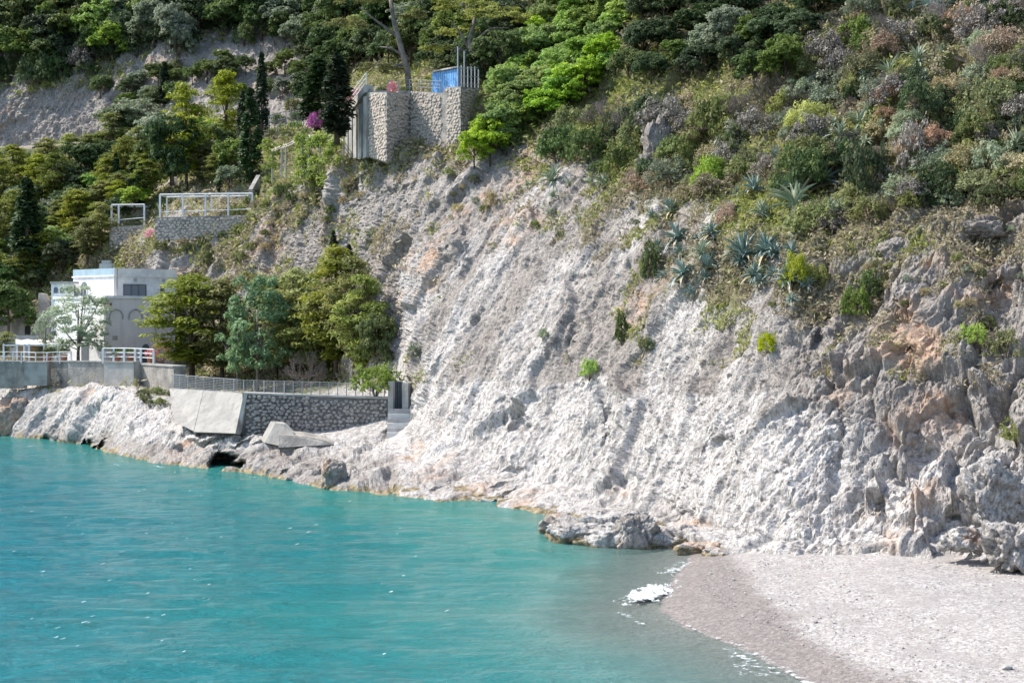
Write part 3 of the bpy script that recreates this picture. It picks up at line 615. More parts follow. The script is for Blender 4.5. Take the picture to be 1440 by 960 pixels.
rock('boulder', 1335, 762, 60.0, 0.5, 0.4, 0.3, 28, 'small white boulder left of the cracked white one', 0.9, 30, 0.3, 0.7, 'boulder')
rock('boulder', 1392, 690, 61.9, 1.3, 1.0, 1.25, 31, 'large grey block leaning on the cliff above the right end of the beach', 0.6, 60, 0.2, 0.5, 'boulder')
rock('boulder', 22, 592, 138.5, 2.1, 1.5, 2.2, 35, 'brownish rounded boulder at the far left waterline', 0.25, 40, 0.2, 0.1, 'boulder', och=.7)
rock('boulder', 1268, 362, 79.6, 1.2, 1.0, 0.9, 39, 'rounded pale grey block high on the cracked cliff', 0.1, 50, 0.25, 0.1, 'boulder')
rock('boulder', 1378, 322, 77.0, 1.3, 1.0, 0.5, 41, 'flat grey slab protruding at the top of the right cliff', 0.0, 50, 0.25, -0.3, 'boulder', och=.3)
rock('boulder', 925, 222, 106, 1.3, 1.2, 2.6, 43, 'grey rock pillar standing among the bushes below the wood', 0.0, 50, 0.3, -0.3, 'boulder')
peb = rock('pebble', 1416, 938, 43.5, 0.17, 0.1, 0.07, 47, 'lone white flat stone on the shingle in the bottom right corner', 1.0, 12, 0.15, 0.1, 'stone', och=0)

# ------------------------------------------------------------------ foliage
def quads(C, Nv, size, asp, rs):
    """one small leaf quad per centre"""
    n = len(C); t = rs.normal(size=(n, 3)); t -= Nv * (t * Nv).sum(1, keepdims=True); t /= np.linalg.norm(t, axis=1, keepdims=True) + 1e-9
    b = np.cross(Nv, t); s = (size * rs.uniform(0.6, 1.3, n))[:, None]
    a_ = t * s; b_ = b * s * asp
    V = np.stack([C - a_, C - b_ * .8 + a_ * .1, C + a_, C + b_], 1).reshape(-1, 3)
    return V, np.arange(n * 4).reshape(n, 4)
def clumps(cl, nper, size, asp, rs, up=0.5, outw=0.6):
    """cl: list (x,y,z,rx,rz). leaves fill each clump's shell"""
    Cs, Ns, Ts = [], [], []
    for (x, y, z, rx, rz) in cl:
        n = max(3, int(nper * rs.uniform(.7, 1.3))); d = rs.normal(size=(n, 3)); d /= np.linalg.norm(d, axis=1, keepdims=True)
        d[:, 2] = np.where(d[:, 2] < -0.3, -d[:, 2] * .5, d[:, 2]); r = rs.uniform(0.35, 1.08, n) ** .6
        Cs.append(np.stack([x + d[:, 0] * rx * r, y + d[:, 1] * rx * r, z + d[:, 2] * rz * r], 1))
        nn = d * outw + np.array([0, 0, up]) + rs.normal(size=(n, 3)) * .45; Ns.append(nn / np.linalg.norm(nn, axis=1, keepdims=True))
        Ts.append(np.clip(rs.uniform(0.1, .8) + rs.normal(size=n) * .18, 0, 1))
    C = np.concatenate(Cs); V, f = quads(C, np.concatenate(Ns), size, asp, rs)
    return V, f, np.repeat(np.concatenate(Ts), 4)
def crown(name, mat, cl, nper, size, asp=0.6, seed=1, up=.5, outw=.6):
    rs = np.random.RandomState(seed); V, f, t = clumps(cl, nper, size, asp, rs, up, outw)
    return npmesh(name, V, f, mat, False, dict(tint=t))
def shell(lobes, nc, rc, rs, flat=1.0, low=-0.45):
    """clump centres on the outer surface of a union of ellipsoid lobes"""
    out = []; tot = sum(l[3] ** 2 for l in lobes)
    for (x, y, z, rx, rz) in lobes:
        for i in range(max(2, int(nc * rx * rx / tot))):
            d = rs.normal(size=3); d /= np.linalg.norm(d)
            if d[2] < low: d[2] = -d[2] * .6
            k = rs.uniform(.72, 1.05); r = rc * rs.uniform(.6, 1.35)
            out.append((x + d[0] * rx * k, y + d[1] * rx * k, z + d[2] * rz * k, r, r * flat))
    return out
def trunkmesh(name, mat, segs):
    mb = MB()
    for pts, r0, r1 in segs:
        n = len(pts); mb.tube(pts, [r0 + (r1 - r0) * i / (n - 1) for i in range(n)], 6)
    me = bpy.data.meshes.new(name); me.from_pydata(mb.v, [], mb.f); me.polygons.foreach_set('use_smooth', [True] * len(me.polygons)); me.materials.append(mat); return me
def limbs(h, top, cl, rs, r0, n=8, lean=(0, 0)):
    segs = [([(0, 0, -.5), (lean[0] * .3, lean[1] * .3, h * .5), (lean[0], lean[1], top)], r0, r0 * .35)]
    for i in range(n):
        c = cl[rs.randint(len(cl))]; z0 = h * rs.uniform(.35, .95); f_ = z0 / top
        s = (lean[0] * f_, lean[1] * f_, z0); m_ = ((s[0] + c[0]) / 2, (s[1] + c[1]) / 2, (s[2] + c[2]) / 2 + .2)
        segs.append(([s, m_, (c[0], c[1], c[2])], r0 * .4, r0 * .08))
    return segs
# prototypes: (crown mesh, trunk mesh, nominal height, nominal width); all about 10 m
PROTO = {}
def proto(key, cm, tm, h, w): PROTO.setdefault(key, []).append((cm, tm, h, w))
for k in range(5):   # round evergreen oak
    rs = np.random.RandomState(100 + k)
    lobes = [(0, 0, 4.9, 2.7, 3.0)] + [(math.cos(a) * 2.3, math.sin(a) * 2.3, rs.uniform(2.2, 6.4), rs.uniform(1.2, 2.0), rs.uniform(1.1, 1.8)) for a in rs.uniform(0, 6.28, 7)]
    cl = shell(lobes, 230, .58, rs, .95)
    for key, mt in (('oak', 'oak'), ('dark', 'darkleaf'), ('green', 'bright'), ('greyleaf', 'olive')):
        if key in ('green', 'greyleaf') and k > 2: continue
        cm = crown('crown', M[mt], cl, 36, .22, .6, 10 + k, .25, .7); proto(key, cm, trunkmesh('trunk', M['bark'], limbs(4, 6, cl, rs, .22)), 9, 7.6)
for k in range(4):   # layered pine
    rs = np.random.RandomState(200 + k); cl = []
    for i in range(84):
        z = rs.uniform(1.6, 9.4); R = (3.2 * (1 - ((z - 4.2) / 5.8) ** 2) + .2) if z > 4.2 else 3.2 * (.5 + .5 * (z - 2.6) / 1.6); a = rs.uniform(0, 6.28); rr = R * rs.uniform(.45, 1.0)
        r = rs.uniform(.65, 1.2); cl.append((math.cos(a) * rr, math.sin(a) * rr, z, r, r * .55))
        if rs.rand() < .7: cl.append((math.cos(a) * rr * .5, math.sin(a) * rr * .5, z + .1, r, r * .42))
    cm = crown('crown', M['pine'], cl, 50, .24, .35, 30 + k, 1.0, .5); proto('pine', cm, trunkmesh('trunk', M['bark'], limbs(8, 9.2, cl, rs, .24, 16)), 10, 6.8)
for k in range(4):   # cypress
    rs = np.random.RandomState(300 + k); cl = []
    for i in range(120):
        z = rs.uniform(.5, 9.9); R = .85 * math.sin(min(1, (z / 3.0)) * 1.57) * (1 - (z / 10.4) ** 2.2) + .04; a = rs.uniform(0, 6.28); r = .16 + R * .35
        cl.append((math.cos(a) * R * .8, math.sin(a) * R * .8, z, r, r * 1.9))
    cm = crown('crown', M['cyp'], cl, 44, .2, .45, 40 + k, .9, .7); proto('cypress', cm, trunkmesh('trunk', M['bark'], [([(0, 0, -.5), (0, 0, 5), (0, 0, 9)], .18, .05)]), 10.2, 1.9)
for k in range(3):   # wispy tamarisk / olive
    rs = np.random.RandomState(400 + k); cl = []
    for i in range(60):
        a = rs.uniform(0, 6.28); z = rs.uniform(1.5, 8.6); R = 2.6 * math.sqrt(max(0.05, 1 - ((z - 4.2) / 4.8) ** 2)) * rs.uniform(.3, 1.0); r = rs.uniform(.35, .75)
        cl.append((math.cos(a) * R, math.sin(a) * R, z, r, r * 1.3))
    cm = crown('crown', M['olive'], cl, 55, .22, .3, 50 + k, .2, .8); proto('olive', cm, trunkmesh('trunk', M['greybark'], limbs(3, 6, cl, rs, .18, 16)), 9, 5.6)
    cm = crown('crown', M['tam'], cl, 95, .2, .4, 60 + k, .4, .7); proto('tamarisk', cm, trunkmesh('trunk', M['greybark'], limbs(3, 6, cl, rs, .18, 10)), 9, 5.6)
def dome(rs, nc=70, rc=.30):
    cl = []
    for i in range(nc):
        a = rs.uniform(0, 6.28); b = math.asin(rs.uniform(0.0, 1)); k = rs.uniform(.7, 1.02) * (1 + .18 * math.sin(a * 3 + nc)); r = rc * rs.uniform(.6, 1.3)
        cl.append((math.cos(a) * math.cos(b) * k * 1.25, math.sin(a) * math.cos(b) * k * 1.25, math.sin(b) * k * 1.0 + .15, r, r * .9))
    return cl
for k in range(4):   # shrubs, about 2.6 m across
    rs = np.random.RandomState(500 + k); cl = dome(rs)
    for key, mt, n_, s_ in (('scrub', 'scrub', 34, .085), ('greyshrub', 'grey', 40, .07), ('russet', 'russet', 40, .06), ('darkshrub', 'darkleaf', 34, .09), ('greenshrub', 'oak', 34, .09), ('acid', 'acid', 44, .07), ('brightshrub', 'bright', 34, .09), ('oliveshrub', 'olive', 34, .075), ('magenta', 'magenta', 30, .08), ('pink', 'pink', 24, .07), ('drygrass', 'dry', 34, .07)):
        if k > 1 and key in ('acid', 'magenta', 'pink', 'brightshrub', 'drygrass'): continue
        cm = crown('foliage', M[mt], cl, n_, s_, .5, 70 + k, .4, .8)
        tm = trunkmesh('stem', M['bark'], [([(0, 0, -.3), (c[0] * .3, c[1] * .3, c[2] * .5), (c[0] * .9, c[1] * .9, c[2] * .9)], .035, .01) for c in cl[::6]])
        proto(key, cm, tm, 1.35, 2.8)
for k in range(3):   # leafless bush: fans of thin twigs
    rs = np.random.RandomState(600 + k); V = []; f = []
    def twig(p, d, L, r, dep):
        e = p + d * L; s = d.orthogonal().normalized() * r; b = len(V); V.extend([p - s, p + s, e + s * .4, e - s * .4]); f.append((b, b + 1, b + 2, b + 3))
        s2 = d.cross(s).normalized() * r; b = len(V); V.extend([p - s2, p + s2, e + s2 * .4, e - s2 * .4]); f.append((b, b + 1, b + 2, b + 3))
        if dep:
            for j in range(3 if dep > 1 else 4):
                nd = (d + Vector(rs.normal(size=3)) * .42).normalized(); nd.z = abs(nd.z) * .9 + .05; twig(p + d * L * rs.uniform(.55, 1), nd.normalized(), L * .68, r * .6, dep - 1)
    for i in range(13):
        a = rs.uniform(0, 6.28); e = rs.uniform(.25, 1.3); twig(Vector((0, 0, 0)), Vector((math.cos(a) * math.cos(e), math.sin(a) * math.cos(e), math.sin(e))), .62, .028, 4)
    V_ = np.array([tuple(x) for x in V]); cm = npmesh('twigs', V_, f, M['mauve'], False, dict(tint=RS.uniform(0, 1, len(V_)))); proto('twig', cm, None, 1.5, 2.8)
CNT = [0]
def plant(kind, name, cat, u, v, hpx, wpx, label, group=None, d=None, sink=.15, rot=None, tilt=0, crown_mat=None, idx=None, near=0.0):
    """stand a plant on the ground met at bearing (u, v); hpx, wpx give its size in the photo's pixels"""
    d = (gd(u, v) if d is None else d) - near; b = P(u, v, d); L_ = PROTO[kind]; CNT[0] += 1
    if kind == 'cypress': hpx, wpx = hpx * 1.1, wpx * 1.4
    cm, tm, h, w_ = L_[(CNT[0] if idx is None else idx) % len(L_)]
    sz = hpx * d / F / h; sxy = wpx * d / F / w_
    r = empty(name, b - Vector((0, 0, sink * sz)), random.uniform(0, 6.28) if rot is None else rot); r.scale = (sxy, sxy, sz)
    tag(r, label, cat, group)
    link(cm.name.split('.')[0], cm, r)
    if tm: link(tm.name.split('.')[0], tm, r)
    return r
def inpoly(u, v, poly):
    c = False; n = len(poly)
    for i in range(n):
        x1, y1 = poly[i]; x2, y2 = poly[(i + 1) % n]
        if (y1 > v) != (y2 > v) and u < (x2 - x1) * (v - y1) / (y2 - y1) + x1: c = not c
    return c
OCC = []
def scatter(poly, n, kinds, size, aspect, name_, group, mind=.6, vary=(.7, 1.35)):
    """kinds: list (weight, proto, name, category, label)"""
    xs = [p[0] for p in poly]; ys = [p[1] for p in poly]; c = 0; tr = 0; tot = sum(k[0] for k in kinds)
    while c < n and tr < n * 30:
        tr += 1; u = random.uniform(min(xs), max(xs)); v = random.uniform(min(ys), max(ys))
        if not inpoly(u, v, poly): continue
        s = size * random.uniform(*vary)
        if any(abs(u - a) < (s + s2) * .5 * mind and abs(v - b) < (s + s2) * .32 * mind for a, b, s2 in OCC): continue
        r = random.uniform(0, tot)
        for k in kinds:
            r -= k[0]
            if r <= 0: break
        asp = k[5] if len(k) > 5 else aspect
        OCC.append((u, v, s)); fx = (u - min(xs)) / (max(xs) - min(xs)); fy = (v - min(ys)) / (max(ys) - min(ys)); lab = ('small ' if s < size * .9 else 'large ' if s > size * 1.15 else 'medium-sized ') + k[4] + ', ' + ['upper ', 'middle ', 'lower '][min(2, int(fy * 3))] + ['far left', 'left', 'centre', 'right', 'far right'][min(4, int(fx * 5))]; plant(k[1], k[2], k[3], u, v, s * asp * random.uniform(.85, 1.2), s * (k[6] if len(k) > 6 else 1), lab, group + ', ' + k[2].replace('_', ' ') + ' kind'); c += 1
def occ(u, v, s): OCC.append((u, v, s))

# --- hero trees first (their places stay free of scattered ones)
H = [ # kind, name, cat, u, v(base), hpx, wpx, label, extra
 ('pine', 'pine_tree', 'pine tree', 270, 536, 158, 150, 'big sunlit yellow-green pine right of the white house', dict(crown_mat=1)),
 ('pine', 'pine_tree', 'pine tree', 312, 538, 152, 110, 'yellow-green pine behind the pale tamarisk on the sea terrace', {}),
 ('tamarisk', 'tamarisk_tree', 'tamarisk', 362, 540, 158, 104, 'soft blue-green feathery tree in the middle of the sea terrace garden', dict(near=4)),
 ('tamarisk', 'tamarisk_tree', 'tamarisk', 334, 540, 110, 60, 'lower blue-green feathery tree left of the taller one', dict(near=5)),
 ('pine', 'pine_tree', 'pine tree', 412, 536, 168, 112, 'olive-green pine at the centre of the terrace garden', {}),
 ('pine', 'pine_tree', 'pine tree', 472, 534, 196, 112, 'tallest pine of the terrace garden, before the pale cliff', {}),
 ('pine', 'pine_tree', 'pine tree', 512, 536, 156, 90, 'sparse pine nearest the cliff at the right end of the garden', {}),
 ('pine', 'pine_tree', 'pine tree', 446, 536, 126, 100, 'low dark pine over the shaded gap in the garden', {}),
 ('pine', 'pine_tree', 'pine tree', 388, 532, 150, 96, 'olive-green pine peering over the blue-green feathery tree', {}),
 ('oak', 'garden_tree', 'tree', 530, 530, 104, 58, 'small round green tree against the cliff at the end of the garden', {}),
 ('pine', 'pine_tree', 'pine tree', 498, 530, 176, 84, 'narrow green pine just right of the tallest garden pine', {}),
 ('twig', 'dry_bush', 'dry shrub', 430, 538, 62, 84, 'brown leafless bush under the garden pines', dict(near=3)),
 ('brightshrub', 'fig_bush', 'shrub', 528, 548, 46, 74, 'bright green fig bush hanging over the end of the mesh fence', dict(d=110.5)),
 ('olive', 'olive_tree', 'olive tree', 110, 511, 116, 100, 'grey-green wispy olive tree in front of the white house', dict(d=141)),
 ('olive', 'olive_tree', 'olive tree', 64, 508, 70, 44, 'small thin olive left of the taller olive by the house', dict(d=143)),
 ('oak', 'oak_tree', 'oak', 12, 474, 92, 84, 'round green tree at the left edge above the ruined wall', dict(d=155)),
 ('pine', 'young_pine', 'pine tree', 6, 506, 42, 44, 'small yellow-green tree at the left edge behind the canopy', dict(d=147)),
 ('oliveshrub', 'garden_bush', 'shrub', 66, 500, 40, 34, 'grey-green bush in front of the sloping wall beside the house', dict(d=149)),
 ('russet', 'oleander_bush', 'shrub', 228, 510, 42, 34, 'pinkish flowering oleander between the white railing and the big pine', dict(d=140)),
 ('dark', 'cedar_tree', 'conifer', 243, 278, 135, 84, 'massive dark conifer in the middle of the valley', {}),
 ('pine', 'pine_tree', 'pine tree', 262, 268, 160, 78, 'tall pointed yellow-green pine beside the massive dark conifer', {}),
 ('pine', 'pine_tree', 'pine tree', 318, 212, 118, 62, 'lone pine with a leaning trunk against the bare rock face', {}),
 ('greyleaf', 'acacia_tree', 'acacia', 192, 200, 72, 100, 'pale soft green domed tree below the shaded rock face', {}),
 ('pine', 'pine_tree', 'pine tree', 158, 232, 78, 52, 'twin-topped yellow-green pine left of the pale domed tree', {}),
 ('greyleaf', 'holm_oak', 'tree', 248, 92, 100, 62, 'tall grey-green feathery tree standing out of the dark upper wood', {}),
 ('cypress', 'cypress_tree', 'cypress', 368, 205, 122, 15, 'tallest thin cypress against the bare rock face', {}),
 ('cypress', 'cypress_tree', 'cypress', 341, 216, 82, 13, 'short thin cypress left of the tallest one', {}),
 ('cypress', 'cypress_tree', 'cypress', 352, 262, 128, 22, 'dark thick cypress in front of the tall thin pair', {}),
 ('cypress', 'cypress_tree', 'cypress', 474, 196, 112, 34, 'broad dark cypress left of the ribbed villa wall', dict(d=136)),
 ('cypress', 'cypress_tree', 'cypress', 448, 186, 96, 36, 'shaggy dark cypress behind the magenta bougainvillea', {}),
 ('cypress', 'cypress_tree', 'cypress', 163, 276, 56, 11, 'small slim cypress in the pale green part of the valley', {}),
 ('cypress', 'cypress_tree', 'cypress', 197, 292, 58, 12, 'slim cypress directly behind the small white pergola', {}),
 ('cypress', 'cypress_tree', 'cypress', 187, 284, 54, 13, 'darker cypress half hidden left of the one behind the pergola', {}),
 ('cypress', 'cypress_tree', 'cypress', 38, 392, 132, 32, 'bulky column cypress low on the left side of the valley', {}),
 ('cypress', 'cypress_tree', 'cypress', 309, 272, 40, 8, 'tiny slim cypress beside the sloping grey path', {}),
 ('cypress', 'cypress_tree', 'cypress', 231, 150, 58, 13, 'dark cypress at the foot of the grey feathery tree', {}),
 ('cypress', 'cypress_tree', 'cypress', 491, 388, 42, 11, 'slim cypress sapling rising behind the garden pines', {}),
 ('cypress', 'cypress_tree', 'cypress', 469, 362, 36, 9, 'smaller cypress sapling on the cliff left of the other', {}),
 ('magenta', 'bougainvillea', 'bougainvillea', 443, 178, 26, 26, 'vivid magenta bougainvillea left of the broad dark cypress', dict(d=150)),
 ('pink', 'flower_bush', 'flowers', 552, 133, 22, 20, 'bright pink flowers on the villa terrace beside the leaning pine', dict(d=138)),
 ('pink', 'flower_bush', 'flowers', 497, 150, 34, 26, 'pink flowers behind the railing at the left end of the villa terrace', dict(d=141)),
 ('pink', 'flower_bush', 'flowers', 214, 336, 18, 26, 'salmon pink oleander below the small white pergola', {}),
 ('scrub', 'wall_bush', 'shrub', 653, 212, 32, 30, 'yellowish bush growing at the foot of the villa bastion', dict(d=128.5)),
 ('acid', 'spurge_bush', 'shrub', 1120, 402, 54, 50, 'vivid yellow-green bush beside the lowest agaves', {}),
 ('acid', 'spurge_bush', 'shrub', 1146, 400, 36, 40, 'yellow-green bush with a bare underside right of the brighter one', {}),
 ('greenshrub', 'lentisk_bush', 'shrub', 916, 388, 60, 38, 'dark green bush clinging to the cliff left of the agaves', {}),
 ('greenshrub', 'lentisk_bush', 'shrub', 876, 482, 58, 22, 'narrow green bush hanging in the middle of the grey cliff', {}),
 ('brightshrub', 'lentisk_bush', 'shrub', 829, 528, 28, 30, 'small bright green tuft just above the white rock band', {}),
 ('greenshrub', 'lentisk_bush', 'shrub', 1205, 442, 50, 46, 'green bush stretched up a crack of the right cliff', {}),
 ('greenshrub', 'lentisk_bush', 'shrub', 1222, 416, 46, 34, 'green bush at the top of the crack in the right cliff', {}),
 ('acid', 'spurge_bush', 'shrub', 1080, 494, 34, 34, 'small yellowish bush alone on the grey cliff', {}),
 ('scrub', 'spurge_bush', 'shrub', 1415, 500, 44, 56, 'yellow-green bush on the right edge halfway up the cliff', {}),
 ('brightshrub', 'lentisk_bush', 'shrub', 1368, 482, 34, 46, 'light green bush left of the yellow-green one at the right edge', {}),
 ('scrub', 'spurge_bush', 'shrub', 1430, 618, 36, 46, 'lowest yellowish bush at the right edge above the boulders', {}),
 ('scrub', 'spurge_bush', 'shrub', 910, 492, 24, 28, 'sparse grey-green tuft right of the narrow hanging bush', {}),
 ('oliveshrub', 'rock_plant', 'shrub', 764, 476, 18, 18, 'dusty tuft in a crack left of the narrow hanging bush', {}),
 ('scrub', 'rock_plant', 'shrub', 1390, 462, 24, 30, 'small green tuft above the bushes at the right edge', {}),
 ('oliveshrub', 'rock_plant', 'shrub', 582, 500, 22, 24, 'pale tuft on the cliff just above the door', {}),
 ('russet', 'russet_bush', 'shrub', 1166, 222, 28, 38, 'rusty red bush between the agaves and the dark round bush', {}),
 ('russet', 'russet_bush', 'shrub', 1256, 142, 34, 56, 'orange-brown dome bush under the pale broad-leaved agave', {}),
 ('darkshrub', 'lentisk_tree', 'shrub', 1220, 272, 92, 72, 'tall dark rounded bush right of the big agaves', {}),
 ('greyshrub', 'dry_bush', 'dry shrub', 1286, 234, 78, 66, 'pale mauve-brown rounded bush right of the dark round bush', {}),
 ('twig', 'dry_bush', 'dry shrub', 1288, 238, 76, 60, 'bare twigs pushing through the mauve-brown rounded bush', {}),
 ('acid', 'euphorbia_bush', 'shrub', 1136, 184, 50, 78, 'golden-topped dome bush left of the striped agaves', dict(sink=.2)),
 ('greyshrub', 'euphorbia_bush', 'shrub', 1142, 198, 48, 82, 'grey twiggy underside of the golden-topped dome', dict(near=.7)),
 ('greyshrub', 'dry_bush', 'dry shrub', 938, 196, 74, 96, 'wide grey-brown dome bush below the dark wood', {}),
 ('twig', 'dry_tree', 'dry tree', 852, 182, 66, 96, 'bare grey tangled tree between the bright wood and the grey dome', {}),
 ('twig', 'dry_tree', 'dry tree', 885, 190, 60, 70, 'bare grey branches touching the wide grey-brown dome', {}),
 ('scrub', 'scrub_oak', 'shrub', 1010, 196, 86, 100, 'olive-green domed bush right of the wide grey dome', {}),
 ('brightshrub', 'lentisk_bush', 'shrub', 1000, 262, 50, 66, 'bright green bush below the olive-green dome', {}),
 ('russet', 'russet_bush', 'shrub', 774, 208, 42, 34, 'reddish dry bush on the cliff edge below the bright wood', {}),
 ('russet', 'russet_bush', 'shrub', 1022, 318, 40, 44, 'reddish dry bush above the twin agaves', {}),
 ('drygrass', 'grass_tuft', 'dry grass', 690, 290, 30, 20, 'dry tawny tuft on the orange streak of the cliff', {}),
]
for (k, nm, ct, u, v, hp, wp, lb, ex) in H:
    ex = dict(ex); ex.pop('crown_mat', None)
    plant(k, nm, ct, u, v, hp, wp, lb, **ex)
    if v < 420 and hp > 40: occ(u, v - 4, wp * .7)
# --- villa's leaning pine and umbrella pine, branches and flat crowns of their own
def bigpine(u, v, d, pts, branches, pads, label, seed):
    b = P(u, v, d); e = empty('umbrella_pine', b); tag(e, label, 'umbrella pine', None); rs = np.random.RandomState(seed)
    px = d / F; W = lambda q: ((q[0] - u) * px, q[2] if len(q) > 2 else 0, (v - q[1]) * px)
    segs = [([W(q) for q in pts], 9 * px * .55, 5 * px * .55)] + [([W(q) for q in br], 2.4 * px, .8 * px) for br in branches]
    link('trunk', trunkmesh('trunk', M['greybark'], segs), e)
    cl = []
    for (cu_, cv_, ru, rv, cy) in pads:
        for i in range(int(ru * rv / 22) + 5):
            a = rs.uniform(0, 6.28); k = rs.uniform(.1, 1) ** .5; r = rs.uniform(5, 9) * px
            cl.append(((cu_ + math.cos(a) * ru * k - u) * px, cy + math.sin(a) * ru * k * px, (v - cv_ + rs.uniform(-.2, 1) * rv * (1 - .55 * k)) * px, r * 1.25, r * .55))
    link('crown', crown('crown', M['pine'], cl, 60, .17, .4, seed, 1.1, .5), e)
bigpine(576, 128, 141, [(576, 130), (572, 95), (562, 60), (554, 30), (548, -10)], [[(567, 78), (550, 68), (534, 66)], [(560, 52), (530, 30), (505, 10)], [(570, 90), (545, 95), (520, 90)]],
        [(545, -12, 60, 16, 0), (505, 6, 34, 12, -1), (535, 98, 30, 12, .5), (592, 22, 24, 10, 1), (480, 30, 30, 12, 2)], 'tall pine with a bare bluish trunk leaning over the villa terrace', 71)
bigpine(668, 122, 143, [(668, 124), (665, 90), (660, 60), (668, 25)], [[(664, 80), (650, 50), (635, 30)], [(662, 62), (690, 40), (715, 40)], [(664, 74), (625, 66), (608, 62)]],
        [(650, 12, 44, 13, -1), (700, 26, 44, 13, 0), (728, 52, 26, 10, 1), (612, 70, 20, 9, 0), (640, 40, 30, 10, 1.5), (610, 110, 12, 14, 1), (745, 30, 24, 10, 1)], 'umbrella pine with layered sunlit pads above the blue shed', 72)

# --- woods and scrub
AGL = [
 (1045, 362, 84, 'large blue-green agave with a skirt of dead leaves hanging down the cliff', False, True), (1080, 356, 70, 'blue-green agave right beside the one with the hanging skirt', False, True),
 (962, 388, 56, 'blue agave with drooping dead leaves, lowest on the left', False, True), (1118, 290, 92, 'large cream-striped agave on a leaning stem above the yellow bush', True, True),
 (1158, 262, 88, 'big blue agave in the shade of the tall dark bush', False, False), (1062, 270, 58, 'dusty blue agave left of the cream-striped one', False, False),
 (1108, 396, 60, 'pale agave hanging below the yellow-green bush', False, False), (955, 338, 60, 'blue-green agave at the left end of the upper row', False, False),
 (985, 358, 48, 'cream-striped agave between the left and the twin agaves', True, False), (1000, 330, 44, 'small agave in dry grass above the twin agaves', False, False),
 (848, 258, 40, 'isolated pale agave on the cliff edge with dead leaves', True, True), (775, 255, 52, 'pale yellowish agave at the left end of the cliff edge', True, False),
 (1092, 222, 36, 'dark blue agave below the golden-topped bush', False, False), (1180, 192, 52, 'striped agave lowest in the diagonal chain', True, False),
 (1206, 176, 56, 'striped agave in the middle of the diagonal chain', True, False), (1222, 158, 44, 'striped agave highest in the middle clump of the chain', True, False),
 (1250, 106, 60, 'pale broad-leaved agave in the upper part of the chain', True, False), (1290, 88, 52, 'pale agave upper right of the broad-leaved one', True, False),
 (1324, 76, 34, 'small pale agave under the reddish bushes', True, False), (1350, 6, 60, 'agave at the top edge, left one of the topmost pair', False, False),
 (1310, 10, 50, 'agave at the top edge, right of the wood', False, False), (1428, 206, 56, 'striped agave at the right edge of the photo', True, False),
 (1270, 250, 34, 'small pale agave right of the tall dark bush', True, False), (945, 298, 46, 'half-buried blue agave above the dark green cliff bush', False, False),
 (1030, 300, 40, 'small blue agave among reddish dry stems', False, False), (912, 486, 26, 'small agave alone in the middle of the grey cliff', False, False),
 (900, 232, 26, 'tiny agave beside the grey rock pillar', False, False), (1290, 30, 30, 'small agave just below the top edge', True, False)]
for a in AGL: occ(a[0], a[1] - 6, a[2] * 1.1); occ(a[0], a[1] + a[2] * .28, a[2] * .9)
VALLEY = [(-60, 268), (78, 262), (130, 222), (225, 205), (300, 215), (345, 262), (215, 288), (150, 320), (140, 372), (95, 392), (60, 420), (-60, 420)]
scatter(VALLEY, 112, [(4, 'pine', 'pine_tree', 'tree', 'yellow-green pine in the mixed wood filling the valley', 1.3), (3, 'oak', 'oak_tree', 'tree', 'round green oak in the mixed wood filling the valley', 1.0), (2, 'greyleaf', 'olive_tree', 'tree', 'grey-green olive in the mixed wood filling the valley', .9), (1.2, 'green', 'carob_tree', 'tree', 'fresh green tree in the mixed wood filling the valley', .9), (1, 'dark', 'dark_oak', 'tree', 'dark green oak in the mixed wood filling the valley', 1.0)], 50, 1.1, None, 'trees of the valley wood', .36)
UPPER = [(-80, 125), (100, 112), (180, 88), (300, 56), (420, 78), (480, 90), (560, 60), (690, 70), (760, 20), (760, -60), (-80, -60)]
scatter(UPPER, 165, [(4, 'oak', 'oak_tree', 'tree', 'dense green oak on the steep wooded slope along the top left', 1.05), (4, 'dark', 'dark_oak', 'tree', 'dark oak on the steep wooded slope along the top left', 1.05), (1.6, 'greyleaf', 'grey_oak', 'tree', 'grey-green oak on the steep wooded slope along the top left', 1.0), (1, 'green', 'ash_tree', 'tree', 'lighter green tree on the steep wooded slope along the top left', 1.0)], 74, 1.0, None, 'oaks of the upper wood', .32)
scatter([(-80, 128), (100, 115), (180, 92), (300, 60), (420, 80), (420, 20), (-80, 20)], 60, [(3, 'darkshrub', 'holly_bush', 'shrub', 'dark bush under the oaks at the top left', .9), (3, 'greenshrub', 'laurel_bush', 'shrub', 'green bush under the oaks at the top left', .9), (1.2, 'greyshrub', 'grey_bush', 'dry shrub', 'grey-brown bush under the oaks at the top left', .8)], 44, .9, None, 'undergrowth of the upper wood', .25)
scatter([(110, 150), (200, 110), (300, 95), (420, 110), (420, 165), (330, 150), (200, 165)], 24, [(3, 'oak', 'oak_tree', 'tree', 'scattered green tree breaking up the bare rock face', 1.0), (1, 'greyleaf', 'grey_oak', 'tree', 'scattered grey-green tree breaking up the bare rock face', 1.0), (1.5, 'scrub', 'scrub_bush', 'shrub', 'olive bush breaking up the bare rock face', .7)], 34, 1.0, None, 'trees on the bare rock face', .5)
VILLAB = [(440, 170), (430, 110), (480, 95), (600, 90), (700, 100), (700, 150), (690, 180), (760, 60), (600, 60), (440, 60)]
scatter([(425, 165), (425, 90), (600, 70), (740, 60), (700, 140), (600, 105), (500, 105)], 40, [(3, 'dark', 'dark_oak', 'tree', 'dark oak crowding behind the villa terrace', 1.1), (2, 'oak', 'oak_tree', 'tree', 'green oak crowding behind the villa terrace', 1.1)], 52, 1.05, None, 'trees behind the villa', .28)
BRIGHT = [(690, 200), (655, 250), (700, 235), (735, 190), (800, 165), (850, 140), (870, 60), (900, -30), (790, -30), (760, 60), (720, 120)]
